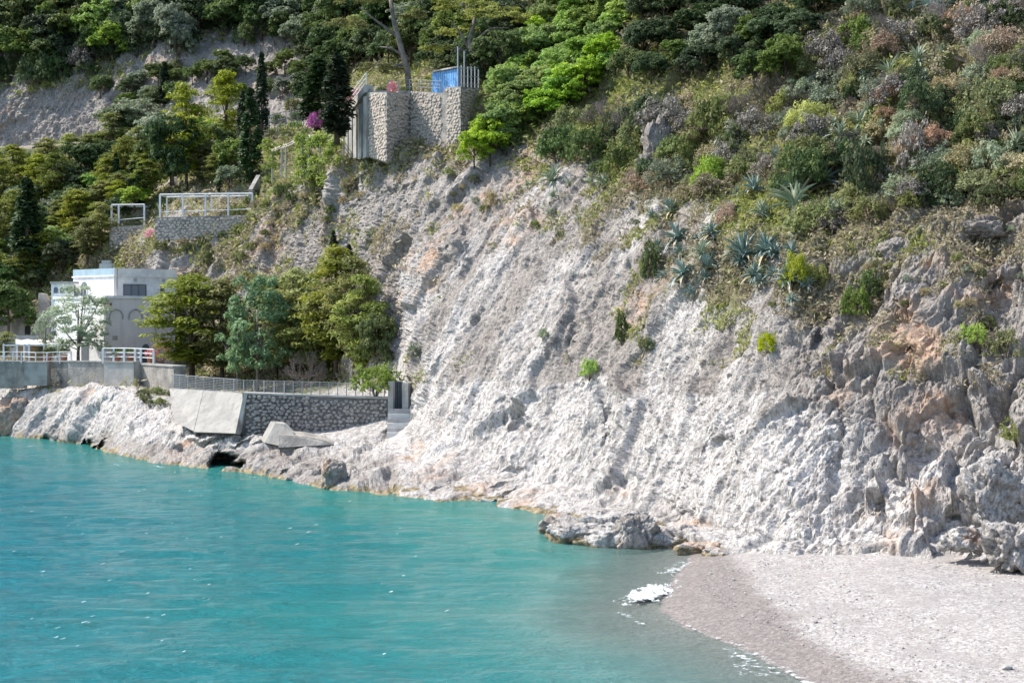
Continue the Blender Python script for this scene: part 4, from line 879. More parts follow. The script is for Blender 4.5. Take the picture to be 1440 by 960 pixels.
scatter(BRIGHT, 70, [(5, 'green', 'robinia_tree', 'tree', 'bright green broadleaf tree in the strip right of the villa wall', .95)], 58, .95, None, 'bright green trees right of the villa', .3)
DWOOD = [(860, 140), (880, 40), (900, -60), (1180, -60), (1160, 20), (1130, 90), (1100, 140), (1010, 120), (930, 120)]
scatter(DWOOD, 44, [(5, 'dark', 'dark_oak', 'tree', 'dark oak in the shaded wood at the top centre', 1.0), (2.5, 'oak', 'oak_tree', 'tree', 'green oak in the shaded wood at the top centre', 1.0), (1, 'greyleaf', 'grey_oak', 'tree', 'grey-leaved oak in the shaded wood at the top centre', 1.0)], 66, 1.0, None, 'oaks of the central wood', .42)
SCRUB = [(760, 225), (800, 185), (900, 170), (1000, 150), (1110, 130), (1180, 20), (1180, -60), (1680, -60), (1680, 240), (1440, 290), (1300, 300), (1200, 320), (1130, 340), (1080, 300), (1000, 290), (900, 270), (840, 250)]
scatter(SCRUB, 330, [(5, 'scrub', 'scrub_bush', 'shrub', 'olive-green bush on the scrubby slope at the top right', .62), (2.2, 'greenshrub', 'lentisk_bush', 'shrub', 'green bush on the scrubby slope at the top right', .68), (2.6, 'greyshrub', 'grey_bush', 'dry shrub', 'grey-brown bush on the scrubby slope at the top right', .62), (1.7, 'russet', 'russet_bush', 'shrub', 'reddish-brown bush on the scrubby slope at the top right', .6), (2, 'oliveshrub', 'sage_bush', 'shrub', 'pale grey-green bush on the scrubby slope at the top right', .6), (1.6, 'drygrass', 'grass_clump', 'dry grass', 'straw-coloured clump on the scrubby slope at the top right', .5), (1.2, 'twig', 'dry_bush', 'dry shrub', 'leafless bush on the scrubby slope at the top right', .7), (1, 'darkshrub', 'dark_bush', 'shrub', 'dark green bush on the scrubby slope at the top right', .8)], 60, .66, None, 'bushes of the right-hand slope', .33, (.5, 1.4))
LTER = [(215, 345), (300, 330), (360, 270), (430, 225), (520, 235), (500, 300), (420, 330), (340, 372), (260, 372), (170, 350)]
scatter(LTER, 46, [(3, 'scrub', 'scrub_bush', 'shrub', 'small olive bush on the terraces between the pergolas and the cliff', .7), (3, 'drygrass', 'grass_clump', 'dry grass', 'straw-coloured clump on the terraces between the pergolas and the cliff', .6), (2, 'greenshrub', 'garden_bush', 'shrub', 'green bush on the terraces between the pergolas and the cliff', .8)], 22, .7, None, 'bushes on the garden terraces', .5)
scatter([(590, 220), (700, 215), (800, 250), (1000, 340), (1180, 350), (1440, 320), (1440, 440), (1180, 430), (1000, 450), (800, 340), (640, 300)], 46, [(3, 'scrub', 'rock_plant', 'shrub', 'small green tuft rooted in the upper cliff face', .7), (3, 'drygrass', 'rock_grass', 'dry grass', 'small straw-coloured tuft rooted in the upper cliff face', .7), (1.5, 'oliveshrub', 'rock_sage', 'shrub', 'small grey-green tuft rooted in the upper cliff face', .7)], 16, .7, None, 'tufts on the cliff face', .5)
scatter([(380, 205), (480, 205), (480, 180), (400, 165), (360, 185)], 12, [(3, 'greenshrub', 'garden_bush', 'shrub', 'leafy bush in the villa garden above the vine pergola', .7), (2, 'brightshrub', 'garden_bush', 'shrub', 'light green bush in the villa garden above the vine pergola', .7)], 22, .7, None, 'bushes in the villa garden', .5)
scatter([(190, 556), (240, 552), (240, 570), (200, 575)], 6, [(3, 'scrub', 'wall_plant', 'shrub', 'low olive bush at the foot of the sea wall', .6)], 20, .6, None, 'bushes at the foot of the sea wall', .5)

# --- ground cover: grass and low scrub on all vegetated earth
vis = np.zeros(len(PX), bool); vvp = VH - (PZz - HC) * F / PY; vgf = veg.ravel() if hasattr(veg, 'ravel') else veg
cand = np.where((vgf + nb2 * .35 > 0.42) & (vvp > -40) & (vvp < 545) & (uu > -120) & (uu < 1640) & ~((tt > 4.9) & (tt < 6) & (uu < 190)))[0]
pick = cand[RS.choice(len(cand), min(105000, len(cand)), replace=False)]
base = pt2[pick]; sz = 0.0019 * base[:, 1] * RS.uniform(.6, 1.2, len(pick)); nq = 3
C = np.repeat(base, nq, 0) + RS.normal(size=(len(pick) * nq, 3)) * np.repeat(sz, nq)[:, None] * 1.1; C[:, 2] += np.repeat(sz, nq) * .8
Nv = RS.normal(size=C.shape) + np.array([0, -.3, .5]); Nv /= np.linalg.norm(Nv, axis=1, keepdims=True)
typ = np.repeat(.12 + .45 * ss(1120, 1260, uu[pick]) + .3 * ss(330, 250, 500 - vvp[pick]) * 0 + .3 * (tt[pick] < 4.6) + fbm(base * .28, 3, 600) + RS.normal(size=len(base)) * .35, nq)
for (lo, hi, nm, mt, lb, ct) in ((-9, 0.25, 'low_scrub', 'scrub', 'low olive scrub covering the earthy slopes', 'ground cover'), (0.25, 9, 'dry_grass', 'dry', 'straw-coloured dry grass between the bushes', 'grass')):
    k = (typ >= lo) & (typ < hi)
    V, f = quads(C[k], Nv[k], 1.0, .4, RS); V = (V.reshape(-1, 4, 3) - C[k][:, None]) * np.repeat(sz, nq)[k][:, None, None] * 1.0 + C[k][:, None]
    me = npmesh(nm, V.reshape(-1, 3), f, M[mt], False, dict(tint=np.repeat(RS.uniform(0, 1, k.sum()), 4)))
    tag(link(nm, me), lb, ct, None, 'stuff')

# ------------------------------------------------------------------ agaves
def agavemesh(seed, mat, n=30, droop=0.0):
    rs = np.random.RandomState(seed); V = []; f = []; ed = []; ti = []
    for i in range(n):
        a = i * 2.4 + rs.uniform(-.3, .3); e0 = math.radians(rs.uniform(-5, 80) if i < n * .8 else rs.uniform(60, 88)) - droop * rs.uniform(0, 1); L = rs.uniform(.7, 1.15); w_ = rs.uniform(.06, .09); dead = 1.0 if (e0 < .1 and rs.rand() < .6) else rs.uniform(0, .6)
        b = len(V); p = Vector((0, 0, 0)); e = e0; ns = 6
        for s in range(ns + 1):
            t = s / ns; wd = w_ * (0.75 + 1.2 * t - 2.0 * t * t) if t < .7 else w_ * .61 * (1 - t) / .3
            wd = max(wd, .002); d = Vector((math.cos(a) * math.cos(e), math.sin(a) * math.cos(e), math.sin(e))); sd = Vector((-math.sin(a), math.cos(a), 0)); up = sd.cross(d) * -1
            if up.z < 0: up = -up
            V += [p + sd * wd + up * wd * .45, p + up * .002, p - sd * wd + up * wd * .45, p - up * wd * .38]; ed += [1, 0, 1, 0.1]; ti += [dead] * 4
            p = p + d * L / ns; e -= (0.16 if rs.rand() < .8 else .3) * (1 if e0 < 1.2 else .3)
        for s in range(ns):
            q0 = b + s * 4; q1 = q0 + 4
            f += [(q0, q0 + 1, q1 + 1, q1), (q0 + 1, q0 + 2, q1 + 2, q1 + 1), (q0 + 2, q0 + 3, q1 + 3, q1 + 2), (q0 + 3, q0, q1, q1 + 3)]
    return npmesh('leaf_rosette', [tuple(x) for x in V], f, mat, False, dict(edge=ed, tint=ti))
AG = [agavemesh(k, M['agave'], 46) for k in (1, 2, 3, 6, 7)]; VA = [agavemesh(k, M['vagave'], 36) for k in (4, 5, 8)]
def stemmesh(k):
    rs = np.random.RandomState(k); segs = [([(0, 0, .1), (0, 0, -.35), (.05, 0, -.8)], .10, .07)]
    for i in range(12):
        a = rs.uniform(0, 6.28); segs.append(([(0, 0, .0), (math.cos(a) * .14, math.sin(a) * .14, -.25), (math.cos(a) * .12, math.sin(a) * .12, -.9 * rs.uniform(.6, 1))], .035, .01))
    return trunkmesh('dead_leaves', M['grey_agave'], segs)
M['grey_agave'] = simple('dead_agave_leaf', (0.34, 0.29, 0.24), 0.9, 0.2, 5, 0.01)
SM = [stemmesh(9), stemmesh(10)]
def agave(u, v, wpx, label, striped=False, stem=False, tilt=(0, 0), group=None, near=.3):
    d = gd(u, v) - near; CNT[0] += 1; e = empty('agave', P(u, v, d), random.uniform(0, 6.28)); s = wpx * 1.05 * d / F / 2.0; e.scale = (s, s, s)
    e.rotation_euler = (math.radians(tilt[0] + 14), math.radians(tilt[1] - 10), random.uniform(0, 6.28)); tag(e, label, 'agave', group)
    link('leaf_rosette', (VA if striped else AG)[CNT[0] % (3 if striped else 5)], e)
    if stem: link('dead_leaves', SM[CNT[0] % 2], e)
for a in AGL:
    agave(*a)
    wd = a[3].split()[:10]
    while wd[-1] in ('a', 'the', 'of', 'with', 'in', 'on', 'between', 'and', 'down', 'hanging', 'dead', 'above', 'below', 'left', 'right', 'part', 'upper', 'one', 'lower', 'tall', 'dark', 'yellow', 'drooping', 'at', 'cliff-edge', 'reddish', 'golden-topped', 'green', 'grey'): wd.pop()
    for q, (sd_, ou, ov) in enumerate([('left of', -.55, .05), ('right of', .55, .0), ('just below', .1, .38)][:3 if a[2] > 50 else 1]):
        agave(a[0] + (ou + random.uniform(-.1, .1)) * a[2], a[1] + (ov + random.uniform(-.12, .12)) * a[2], a[2] * random.uniform(.38, .6), 'small agave ' + sd_ + ' the ' + ' '.join(wd), a[4], False, (0, 0), 'offshoot agaves beside the larger ones', .5)
# ------------------------------------------------------------------ buildings and walls
def wallseg(name, pts, th, mat, label, cat='wall', group=None, coping=None):
    """upright wall through (u, vtop, vbot, d) points; its own thickness behind the face"""
    root = empty(name, P(pts[0][0], pts[0][2], pts[0][3])); tag(root, label, cat, group)
    mb = MB(); cp = MB()
    for a, b in zip(pts[:-1], pts[1:]):
        A, B = P(a[0], a[1], a[3]), P(b[0], b[1], b[3])
        mb.slab(A, B, A.z, zof(a[2], a[3]), B.z, zof(b[2], b[3]), th)
        if coping: cp.slab(A, B, A.z + .12, A.z + .003, B.z + .12, B.z + .003, th + .16, .08)
    mb.build('masonry', mat, root)
    if coping: cp.build('coping', coping, root)
    return root
def stones(root, A, B, zt0, zb0, zt1, zb1, mat, sz, seed, proud=.05, topz=None):
    """irregular rounded stones set proud in the face from A to B, one joined part"""
    rs = np.random.RandomState(seed); A = Vector((A[0], A[1], 0)); B = Vector((B[0], B[1], 0)); d = (B - A); L = d.length; d.normalize(); n = Vector((d.y, -d.x, 0)); mb = MB()
    z = min(zb0, zb1); row = 0
    while z < max(zt0, zt1):
        x = (row % 2) * sz * .5; row += 1
        while x < L:
            f_ = min(max(x / L, 0), 1); zt = zt0 + (zt1 - zt0) * f_; zb = zb0 + (zb1 - zb0) * f_
            cx = x + rs.uniform(-.22, .22) * sz; cz = z + rs.uniform(-.2, .2) * sz; rx = sz * rs.uniform(.36, .62); rz = sz * rs.uniform(.28, .46)
            if cz + rz * .8 < zt and cz > zb - .2 and rx * .6 < cx < L - rx * .6:
                m_ = 7; k = proud * rs.uniform(.5, 1.6); a0 = rs.uniform(0, 6.28); ph = [a0 + 6.283 * (q + rs.uniform(-.25, .25)) / m_ for q in range(m_)]; rr = [rs.uniform(.8, 1.12) for q in range(m_)]
                v0 = [A + d * (cx + math.cos(p) * rx * g) - n * .03 + Vector((0, 0, cz + math.sin(p) * rz * g)) for p, g in zip(ph, rr)]
                v1 = [A + d * (cx + math.cos(p) * rx * g * .72) + n * k + Vector((0, 0, cz + math.sin(p) * rz * g * .72)) for p, g in zip(ph, rr)]
                mb.add(v0 + v1, [tuple(range(m_, 2 * m_))] + [(q, (q + 1) % m_, (q + 1) % m_ + m_, q + m_) for q in range(m_)])
            x += sz * .92
        z += sz * .62
    o = mb.build('stonework', mat, root); tag(o, kind='stuff'); return o

# sea wall, left to right
SW = [([(-40, 509, 546, 139), (34, 509, 546, 139.5)], 'oldwall', 'stained sea wall section at the far left under the canopy terrace'),
      ([(34, 510, 542, 138), (66, 510, 542, 138)], 'concrete', 'lighter buttress-like section of sea wall under the reed screens'),
      ([(66, 509, 543, 139.6), (96, 509, 548, 138.5)], 'oldwall', 'darker recessed sea wall section left of the rusty gully'),
      ([(96, 509, 548, 137.5), (146, 509, 552, 135.5)], 'oldwall', 'grey sea wall section under the wispy olive tree'),
      ([(146, 510, 560, 133.5), (188, 510, 566, 132)], 'paleconc', 'pale bulging sea wall buttress under the white railing'),
      ([(188, 512, 560, 134), (244, 516, 556, 128)], 'oldwall', 'patched low sea wall between the buttress and the concrete slabs')]
for pts, mt, lb in SW: wallseg('sea_wall', pts, 1.2, M[mt], lb, 'sea wall', 'sections of the sea wall', M['concrete'])
mb = MB(); A, B, C_, D_ = P(176, 512, 132.3), P(188, 512, 131.5), P(182, 575, 129.5), P(176, 575, 130.5)
# sloping concrete slabs that end the terrace
def slabplane(name, q, th, mat, label):
    o = MB().prism([P(*a) for a in q], (0.25, th, -0.15)).build(name, mat); bb = P(*q[0]); o.data.transform(Matrix.Translation(-bb)); o.location = bb
    return tag(o, label, 'sea wall')
slabplane('concrete_slab', [(238, 546, 121.6), (286, 549, 117.1), (272, 606, 111.6), (246, 592, 114.2)], .6, M['slab'], 'blue-grey shaded sloping concrete slab left of the bright one')
slabplane('concrete_slab', [(286.4, 549, 117.0), (343, 553, 112.4), (331, 609, 108.9), (272.4, 607, 111.5)], .6, M['slab'], 'bright smooth sloping concrete slab beside the dark stone wall')
# stone retaining wall
rw = empty('stone_wall', P(332, 608, 110)); tag(rw, 'dark grey rubble retaining wall between the bright slab and the steps', 'stone wall')
A, B = P(341, 554, 110.6), P(547, 561, 109.6)
mb = MB(); A0 = P(333, 608, 110.0); B0 = P(546, 613, 109.6)
mb.slab(A, B, A.z, A0.z - .4, B.z, B0.z - .4, 1.0); mb.build('masonry', M['mortar'], rw)
cp = MB().slab(A, B, A.z + .14, A.z + .003, B.z + .14, B.z + .003, 1.1, .09); cp.build('coping', M['paleconc'], rw)
MB().prism([P(343, 553, 110.45), P(348, 553.5, 110.45), P(337, 609, 110.2), P(331, 608, 110.2)], (.1, .5, 0)).build('corner_strip', M['paleconc'], rw)
stones(rw, P(345, 554, 110.5), B, A.z, A0.z - .2, B.z, B0.z - .2, M['stone'], .42, 5, .09)
# block and boat slip in front of it
o = MB().prism([P(372, 622, 107.2), P(400, 628, 106.2), P(414, 618, 106.4), P(413, 606, 106.8), P(404, 596, 107.2), P(387, 595, 107.6)], (-.6, 1.6, .05)).build('concrete_block', M['slab']); tag(o, 'angular tilted concrete block in front of the dark stone wall', 'concrete block')
o = MB().prism([P(392, 629, 105.6), P(470, 625, 105.9), P(452, 618, 106.1), P(428, 613, 106.3), P(392, 611, 106.2)], (-.3, 1.7, .2)).build('slipway', M['oldwall']); tag(o, 'low broken concrete slip running right from the tilted block', 'slipway')
# mesh fence along the terrace edge
fe = empty('mesh_fence', P(242, 548, 122)); tag(fe, 'thin grey wire mesh fence with posts along the garden terrace edge', 'fence')
FP = [(242, 545.5, 121.8, 526), (287, 548.5, 117.8, 530), (343, 552.5, 112.6, 534), (400, 554.5, 110.3, 536), (450, 556.5, 110.1, 537), (500, 558.5, 109.9, 539), (541, 560, 109.8, 542)]
def lerpF(t):
    i = min(int(t), len(FP) - 2); f_ = t - i; return [FP[i][k] + (FP[i + 1][k] - FP[i][k]) * f_ for k in range(4)]
np_ = 24
for i in range(np_ + 1):
    u, v, d, vt = lerpF(i / np_ * (len(FP) - 1)); d += .35; MB().tube([P(u, v + 2, d), P(u, vt, d)], .04, 5).build('post', M['metal'], fe)
mw = MB()
for k in range(9):
    mw.tube([P(*(lambda q: (q[0], q[1] + (q[3] - q[1]) * (k / 8.0), q[2] + .35))(lerpF(t))) for t in np.linspace(0, len(FP) - 1.001, 25)], .010 if k % 8 else .02, 3)
for t in np.linspace(0, len(FP) - 1.001, 170):
    u, v, d, vt = lerpF(t); mw.tube([P(u, v, d + .35), P(u, vt, d + .35)], .009, 3)
tag(mw.build('wire_mesh', M['metal'], fe), kind='stuff')
# door at the end of the wall, and the steps
gt = empty('garden_door', P(560, 580, 109.3)); tag(gt, 'dark doorway with concrete pillars at the top of the steps', 'doorway')
MB().slab(P(545.5, 0, 109.4), P(552.5, 0, 109.3), zof(536, 109.4), zof(612, 109.4), zof(536, 109.3), zof(612, 109.3), .5).build('pillar', M['paleconc'], gt)
MB().slab(P(565.5, 0, 109.2), P(574, 0, 109.0), zof(538, 109.2), zof(600, 109.2), zof(538, 109), zof(600, 109), 1.0).build('pillar', M['paleconc'], gt)
MB().slab(P(552.5, 0, 110), P(565.5, 0, 110), zof(536, 110), zof(580, 110), zof(536, 110), zof(580, 110), .08).build('door_leaf', M['shutter'], gt)
for t in (555.5, 559, 562.5): MB().tube([P(t, 537, 109.9), P(t, 579, 109.9)], .03, 4).build('bar', M['dark'], gt)
st = empty('steps', P(560, 612, 108)); tag(st, 'short flight of worn concrete steps below the dark doorway', 'steps')
for k in range(6):
    d = 107.0 + k * .34; v = 613 - k * 6.6; c = P(561 - k * .4, v, d); MB().box((c.x + .1, c.y + .3, c.z - .35), 2.05 - k * .08, .62, .62, .0).build('step', M['canvas' if k % 2 == 0 else 'roofgrey'], st)
# ---- the white house
hz = empty('white_house', PZ(160, 146, 6.5)); tag(hz, 'white two-storey house with blind arches and a flat roof above the sea wall', 'house')
def zz(v, d): return zof(v, d)
Cn = P(160, 0, 146); Rn = P(248, 0, 151.5); Ln = P(103, 0, 151.5)
def lp(A, B, t): return A + (B - A) * t
Cn.z = Rn.z = Ln.z = 0; zt = zz(377, 146); zb = zz(424, 146)
mb = MB(); back = (Rn - Cn) + Ln   # parallelogram block
def blk(p, z0, z1): 
    m = MB(); m.prism([Vector((q.x, q.y, z0)) for q in p], (0, 0, z1 - z0)); return m
up4 = [Cn, Rn, Vector((Rn.x + Ln.x - Cn.x, Rn.y + Ln.y - Cn.y, 0)), Ln]
blk(up4, zb - .3, zt - .85).build('upper_wall', M['white'], hz)
cen = (Cn + Rn + Ln) / 3
exp_ = lambda p, k: [Vector((q.x + (q.x - up4[0].x / 2 - up4[2].x / 2) * k, q.y + (q.y - up4[0].y / 2 - up4[2].y / 2) * k, 0)) for q in p]
blk(exp_(up4, .03), zt - .85, zt - .7).build('cornice', M['white'], hz)
blk(exp_(up4, .003), zt - .7, zt).build('parapet', M['bluegrey'], hz)
dR = (Rn - Cn).normalized(); nR = Vector((dR.y, -dR.x, 0)); MB().slab(Cn, Rn, zt + .003, zt - .86, zt + .003, zt - .86, .1, .09).build('parapet_face', M['white'], hz, ).location.z += 0
LR = (Rn - Cn).length
def opening(parent, A, B, t0, t1, z0, z1, mat, name='window', frame=True, mull=2, arch=False):
    A = Vector((A[0], A[1], 0)); B = Vector((B[0], B[1], 0)); D = (B - A); L_ = D.length; D = D.normalized(); a = A + D * t0 * L_; b = A + D * t1 * L_; a = Vector((a.x, a.y, 0)); b = Vector((b.x, b.y, 0)); n_ = Vector((D.y, -D.x, 0))
    f = MB(); w_ = (b - a).length; poly = [(0, z0), (w_, z0), (w_, z1)] + ([(w_ / 2 + w_ / 2 * math.cos(t), z1 + w_ / 2 * math.sin(t)) for t in np.linspace(.3, 2.84, 6)] if arch else []) + [(0, z1)]
    f.prism([a + D * x + n_ * .045 + Vector((0, 0, z)) for x, z in poly], n_ * -.15); o = f.build(name, mat, parent)
    if frame:
        g = MB(); 
        for i in range(mull + 1):
            q = a + D * (w_ * i / mull); g.slab(q - D * .05, q + D * .05, z1, z0, z1, z0, .06, .09)
        g.slab(a, b, z1 + .07, z1 + .003, z1 + .07, z1 + .003, .06, .09); g.slab(a, b, z0 - .003, z0 - .09, z0 - .003, z0 - .09, .1, .12)
        fo = g.build('frame', M['shutter'] if mull > 2 else M['white'], None); link_parent(fo, o)
    return o
def link_parent(c, p):
    c.parent = p; w0 = Matrix.Identity(4)
    q = p
    while q: w0 = q.matrix_basis @ w0; q = q.parent
    c.matrix_parent_inverse = w0.inverted()
tR = lambda u: (u - 160) / 88.0
opening(hz, Cn, Rn, .15, .5, zb + .25, zb + 1.75, M['glass'], 'window', True, 3)
opening(hz, Cn, Rn, .72, .81, zb + .02, zb + 1.65, M['shutter'], 'door', True, 1)
for t in (.33, .78): 
    q = lp(Cn, Rn, t) + nR * .15; MB().box((q.x, q.y, zb + 2.1), .22, .2, .32).build('wall_lamp', M['metal'], hz)
dL = (Cn - Ln).normalized()
opening(hz, Ln, Cn, .74, .86, zb + .3, zb + 1.5, M['pinkwall'], 'niche', False, 1, True)
opening(hz, Ln, Cn, .2, .36, zb + .4, zb + 1.5, M['glass'], 'window', True, 2, True)
# lower storey, wider and set forward
C2 = P(148, 0, 143); R2 = P(246, 0, 148.5); L2 = P(76, 0, 150); Q2 = Vector((R2.x + L2.x - C2.x, R2.y + L2.y - C2.y, 0)); zl = zz(419.5, 143); C2.z = R2.z = L2.z = Q2.z = 0
blk([C2, R2, Q2, L2], 5.6, zl).build('lower_wall', M['pinkwall'], hz)
D2 = (R2 - C2).normalized(); n2_ = Vector((D2.y, -D2.x, 0)); L2n = (C2 - L2).normalized()
MB().slab(C2 - D2 * .1, R2, zl + .28, zl + .003, zl + .28, zl + .003, .5, .14).build('balcony_edge', M['white'], hz)
MB().slab(L2, C2 - L2n * .1, zl + .28, zl + .004, zl + .28, zl + .004, .5, .14).build('balcony_edge', M['white'], hz)
MB().slab(L2 + L2n * .2, C2 - L2n * .15, zl - .01, 5.7, zl - .01, 5.7, .1, .035).build('lime_wash', M['white'], hz)
WR = (R2 - C2).length
for k, t in enumerate((.15, .42, .68)):   # blind arches: raised bands
    a = C2 + D2 * (WR * t); r_ = WR * .095; zc = zz(446, 144.5); 
    pts = [Vector((a.x, a.y, 0)) + D2 * (math.cos(x) * r_) + n2_ * .05 + Vector((0, 0, zc + math.sin(x) * r_ * 1.05)) for x in np.linspace(-.25, math.pi + .25, 13)]
    MB().tube(pts, .075, 5).build('blind_arch', M['paleconc'], hz)
opening(hz, C2, R2, .52, .62, 6.6, 8.3, M['shutter'], 'door', False, 1, True)
opening(hz, C2, R2, .1, .17, zz(478, 144), zz(472, 144), M['paleconc'], 'plaque', False)
MB().box((lp(C2, R2, .08).x, lp(C2, R2, .08).y - .15, zz(430, 144)), .2, .2, .25).build('wall_lamp', M['terracotta'], hz)
opening(hz, L2, C2, .55, .7, 6.7, 8.7, M['shutter'], 'door', False, 1)
MB().tube([Vector((C2.x, C2.y, 6.5)) + n2_ * .12 + D2 * 5.6, Vector((C2.x, C2.y, zl)) + n2_ * .12 + D2 * 5.6], .06, 6).build('drainpipe', M['paleconc'], hz)
MB().tube([Vector((Cn.x, Cn.y, zb)) + dR * .35 + nR * .1, Vector((Cn.x, Cn.y, zt)) + dR * .35 + nR * .1], .05, 6).build('drainpipe', M['paleconc'], hz)
# annex with three little arches, chimney turret
an = [P(104, 0, 149.3), P(104, 0, 156), P(72, 0, 156.5), P(72, 0, 150)]
zt2 = zz(399, 150); MB().prism([Vector((q.x, q.y, 6)) for q in an], (0, 0, zt2 - 6)).build('annex', M['white'], hz)
MB().slab(P(71, 0, 149.9), P(104.5, 0, 149.2), zt2 + .22, zt2 + .003, zt2 + .22, zt2 + .003, 1.0, .1).build('annex_cornice', M['paleconc'], hz)
for k in range(3): opening(hz, P(72, 0, 150), P(104, 0, 149.3), .12 + k * .28, .3 + k * .28, zz(412, 150), zz(407, 150), M['shutter'], 'window', False, 1, True)
opening(hz, P(72, 0, 150), P(104, 0, 149.3), .12, .8, zz(424, 150), zz(416, 150), M['bluegrey'], 'wall_panel', False)
cb = PZ(150, 153, zt - .2); MB().box(cb, 1.3, .9, .9).box((cb.x, cb.y, cb.z + .9), .9, .7, .35).build('chimney', M['paleconc'], hz)
# ruined walls left of the house
w1 = wallseg('garden_wall', [(-30, 446, 475, 158), (58, 442, 475, 157)], 1, M['oldwall'], 'grey rendered wall with a small dark door left of the house', 'wall', None, None)
opening(w1, P(-30, 0, 157.95), P(58, 0, 156.95), .74, .82, zz(470, 157), zz(461, 157), M['dark'], 'door', False, 1, True)
sr = empty('sloping_wall', P(50, 470, 155)); tag(sr, 'pale broken stair wall sloping down beside the house', 'wall')
MB().prism([P(54, 412, 155), P(60, 413, 155), P(94, 486, 153), P(50, 486, 153)], (.2, 1.0, 0)).build('masonry', M['oldwall'], sr)
# low white wall behind canopy
wallseg('garden_wall', [(-30, 470, 500, 152), (70, 473, 500, 151), (100, 482, 500, 150)], .6, M['roofgrey'], 'low pale terrace wall behind the white canopy', 'wall', None, None)
# ---- canopy with reed screens
cn = empty('canopy', PZ(50, 142, 7)); tag(cn, 'white canvas canopy on posts with reed screens at the left of the sea terrace', 'canopy')
mb = MB(); n_ = 8
for i in range(n_):
    u0 = 22 + i * (70 / n_); u1 = 22 + (i + 1) * (70 / n_); s0 = .12 * (i % 2); mb.prism([PZ(u0, 141, 8.75 - s0), PZ(u1, 141, 8.75 - .12 + s0), PZ(u1, 145.5, 9.15 - .12 + s0), PZ(u0, 145.5, 9.15 - s0)], (0, 0, .05))
mb.build('canvas', M['canvas'], cn)
for u in (5, 24, 34, 41, 62, 74, 81): MB().box(PZ(u, 141, 6.95), .14, .14, 1.85).build('post', M['white'], cn)
for u in (24, 62, 85): MB().box(PZ(u, 145.3, 6.95), .14, .14, 2.1).build('post', M['white'], cn)
MB().slab(PZ(5, 141, 0), PZ(81, 141, 0), 8.72, 8.6, 8.72, 8.6, .1).build('beam', M['white'], cn)
for a, b in ((25.5, 33), (42.5, 61)): MB().slab(P(a, 0, 143), P(b, 0, 143), 8.6, 7.0, 8.6, 7.0, .06).build('reed_screen', M['reed'], cn)
def railing(name, pts, h, label, mat, every=1, rails=2, r=.04, cat='railing', postr=.06):
    """posts at (u, v, d) foot points with rails between"""
    e = empty(name, P(*pts[0])); tag(e, label, cat)
    for p in pts: b = P(*p); MB().box((b.x, b.y, b.z - .1), postr * 2, postr * 2, h + .1).build('post', mat, e)
    for k in range(rails):
        f_ = 1 - k / rails * .9; MB().tube([P(*p) + Vector((0, 0, h * f_)) for p in pts], r, 5).build('rail', mat, e)
    return e
railing('terrace_railing', [(145, 509.5, 134.6), (160, 509.5, 134.2), (174.5, 509.5, 133.7), (190, 510, 133.2), (198, 510.5, 132.9), (216, 511.5, 132)], 1.35, 'white post railing on the sea terrace in front of the pinkish house wall', M['white'], 1, 3, .045, 'railing', .09)
railing('terrace_railing', [(-6, 509, 139.4), (6, 509, 139.4), (18, 509, 139.4), (30, 509, 139.3), (50, 510, 138.3), (66, 510, 138.3), (84, 509, 138.2), (100, 509, 137.6)], 1.0, 'white railing along the sea wall below the canvas canopy', M['white'], 1, 2, .035, 'railing', .05)
def pot(u, v, d, s, k, label):
    e = empty('potted_plant', P(u, v, d)); tag(e, label, 'potted plant')
    mb = MB(); b = P(u, v, d); mb.tube([b, b + Vector((0, 0, .25 * s)), b + Vector((0, 0, .45 * s))], [.16 * s, .22 * s, .25 * s], 8); mb.build('pot', M['terracotta'], e)
    f = link('foliage', PROTO[k][0][0], e, (0, 0, .45 * s)); f.scale = (.35 * s,) * 3
for i, (u, v, k, lb) in enumerate([(165, 509, 'greenshrub', 'green potted plant left one behind the white railing'), (183, 509, 'greenshrub', 'larger green potted plant right one behind the white railing'), (212, 511, 'pink', 'potted red-pink flowers at the right end of the white railing'), (68, 508, 'greenshrub', 'dark potted plant right of the reed screens'), (90, 508, 'greenshrub', 'potted plant at the right end of the canopy')]):
    pot(u, v, 134.6 if u > 120 else 140.5, 1.5, k, lb)
# ---- pergolas on the cliff terraces
def pergola(name, us_, vt, vb, d, dep, label, rr=.10, cat='pergola', rail=None):
    e = empty(name, P(us_[0], vb[0], d)); tag(e, label, cat)
    fv = lambda lst, u: float(np.interp(u, [us_[0], us_[-1]], lst))
    for u in us_:
        a = P(u, fv(vb, u), d); t = P(u, fv(vt, u), d); MB().box((a.x, a.y, a.z - 1), rr * 2, rr * 2, t.z - a.z + 1).build('post', M['white'], e)
    for u in us_[::2] + [us_[-1]]:
        a = P(u, fv(vb, u), d); t = P(u, fv(vt, u), d); MB().box((a.x, a.y + dep, a.z), rr * 1.6, rr * 1.6, t.z - a.z - .0).build('post', M['white'], e)
        MB().tube([t + Vector((0, 0, -.06)), t + Vector((0, dep, -.06))], rr * .7, 4).build('crossbeam', M['white'], e)
    MB().tube([P(us_[0], vt[0], d), P(us_[-1], vt[-1], d)], rr, 5).build('beam', M['white'], e)
    MB().tube([P(us_[0], vt[0], d) + Vector((0, dep, 0)), P(us_[-1], vt[-1], d) + Vector((0, dep, 0))], rr, 5).build('beam', M['white'], e)
    if rail: MB().tube([P(us_[0], vb[0] - rail, d), P(us_[-1], vb[-1] - rail, d)], rr * .5, 5).build('rail', M['white'], e)
    return e
dp1 = gd(180, 336) - .6; dp2 = gd(285, 322) - .6
pergola('pergola', [157, 167, 203], [288, 287.5], [320, 316], dp1, 3.0, 'small white pergola on the left end of the cliff terrace', .10, rail=10)
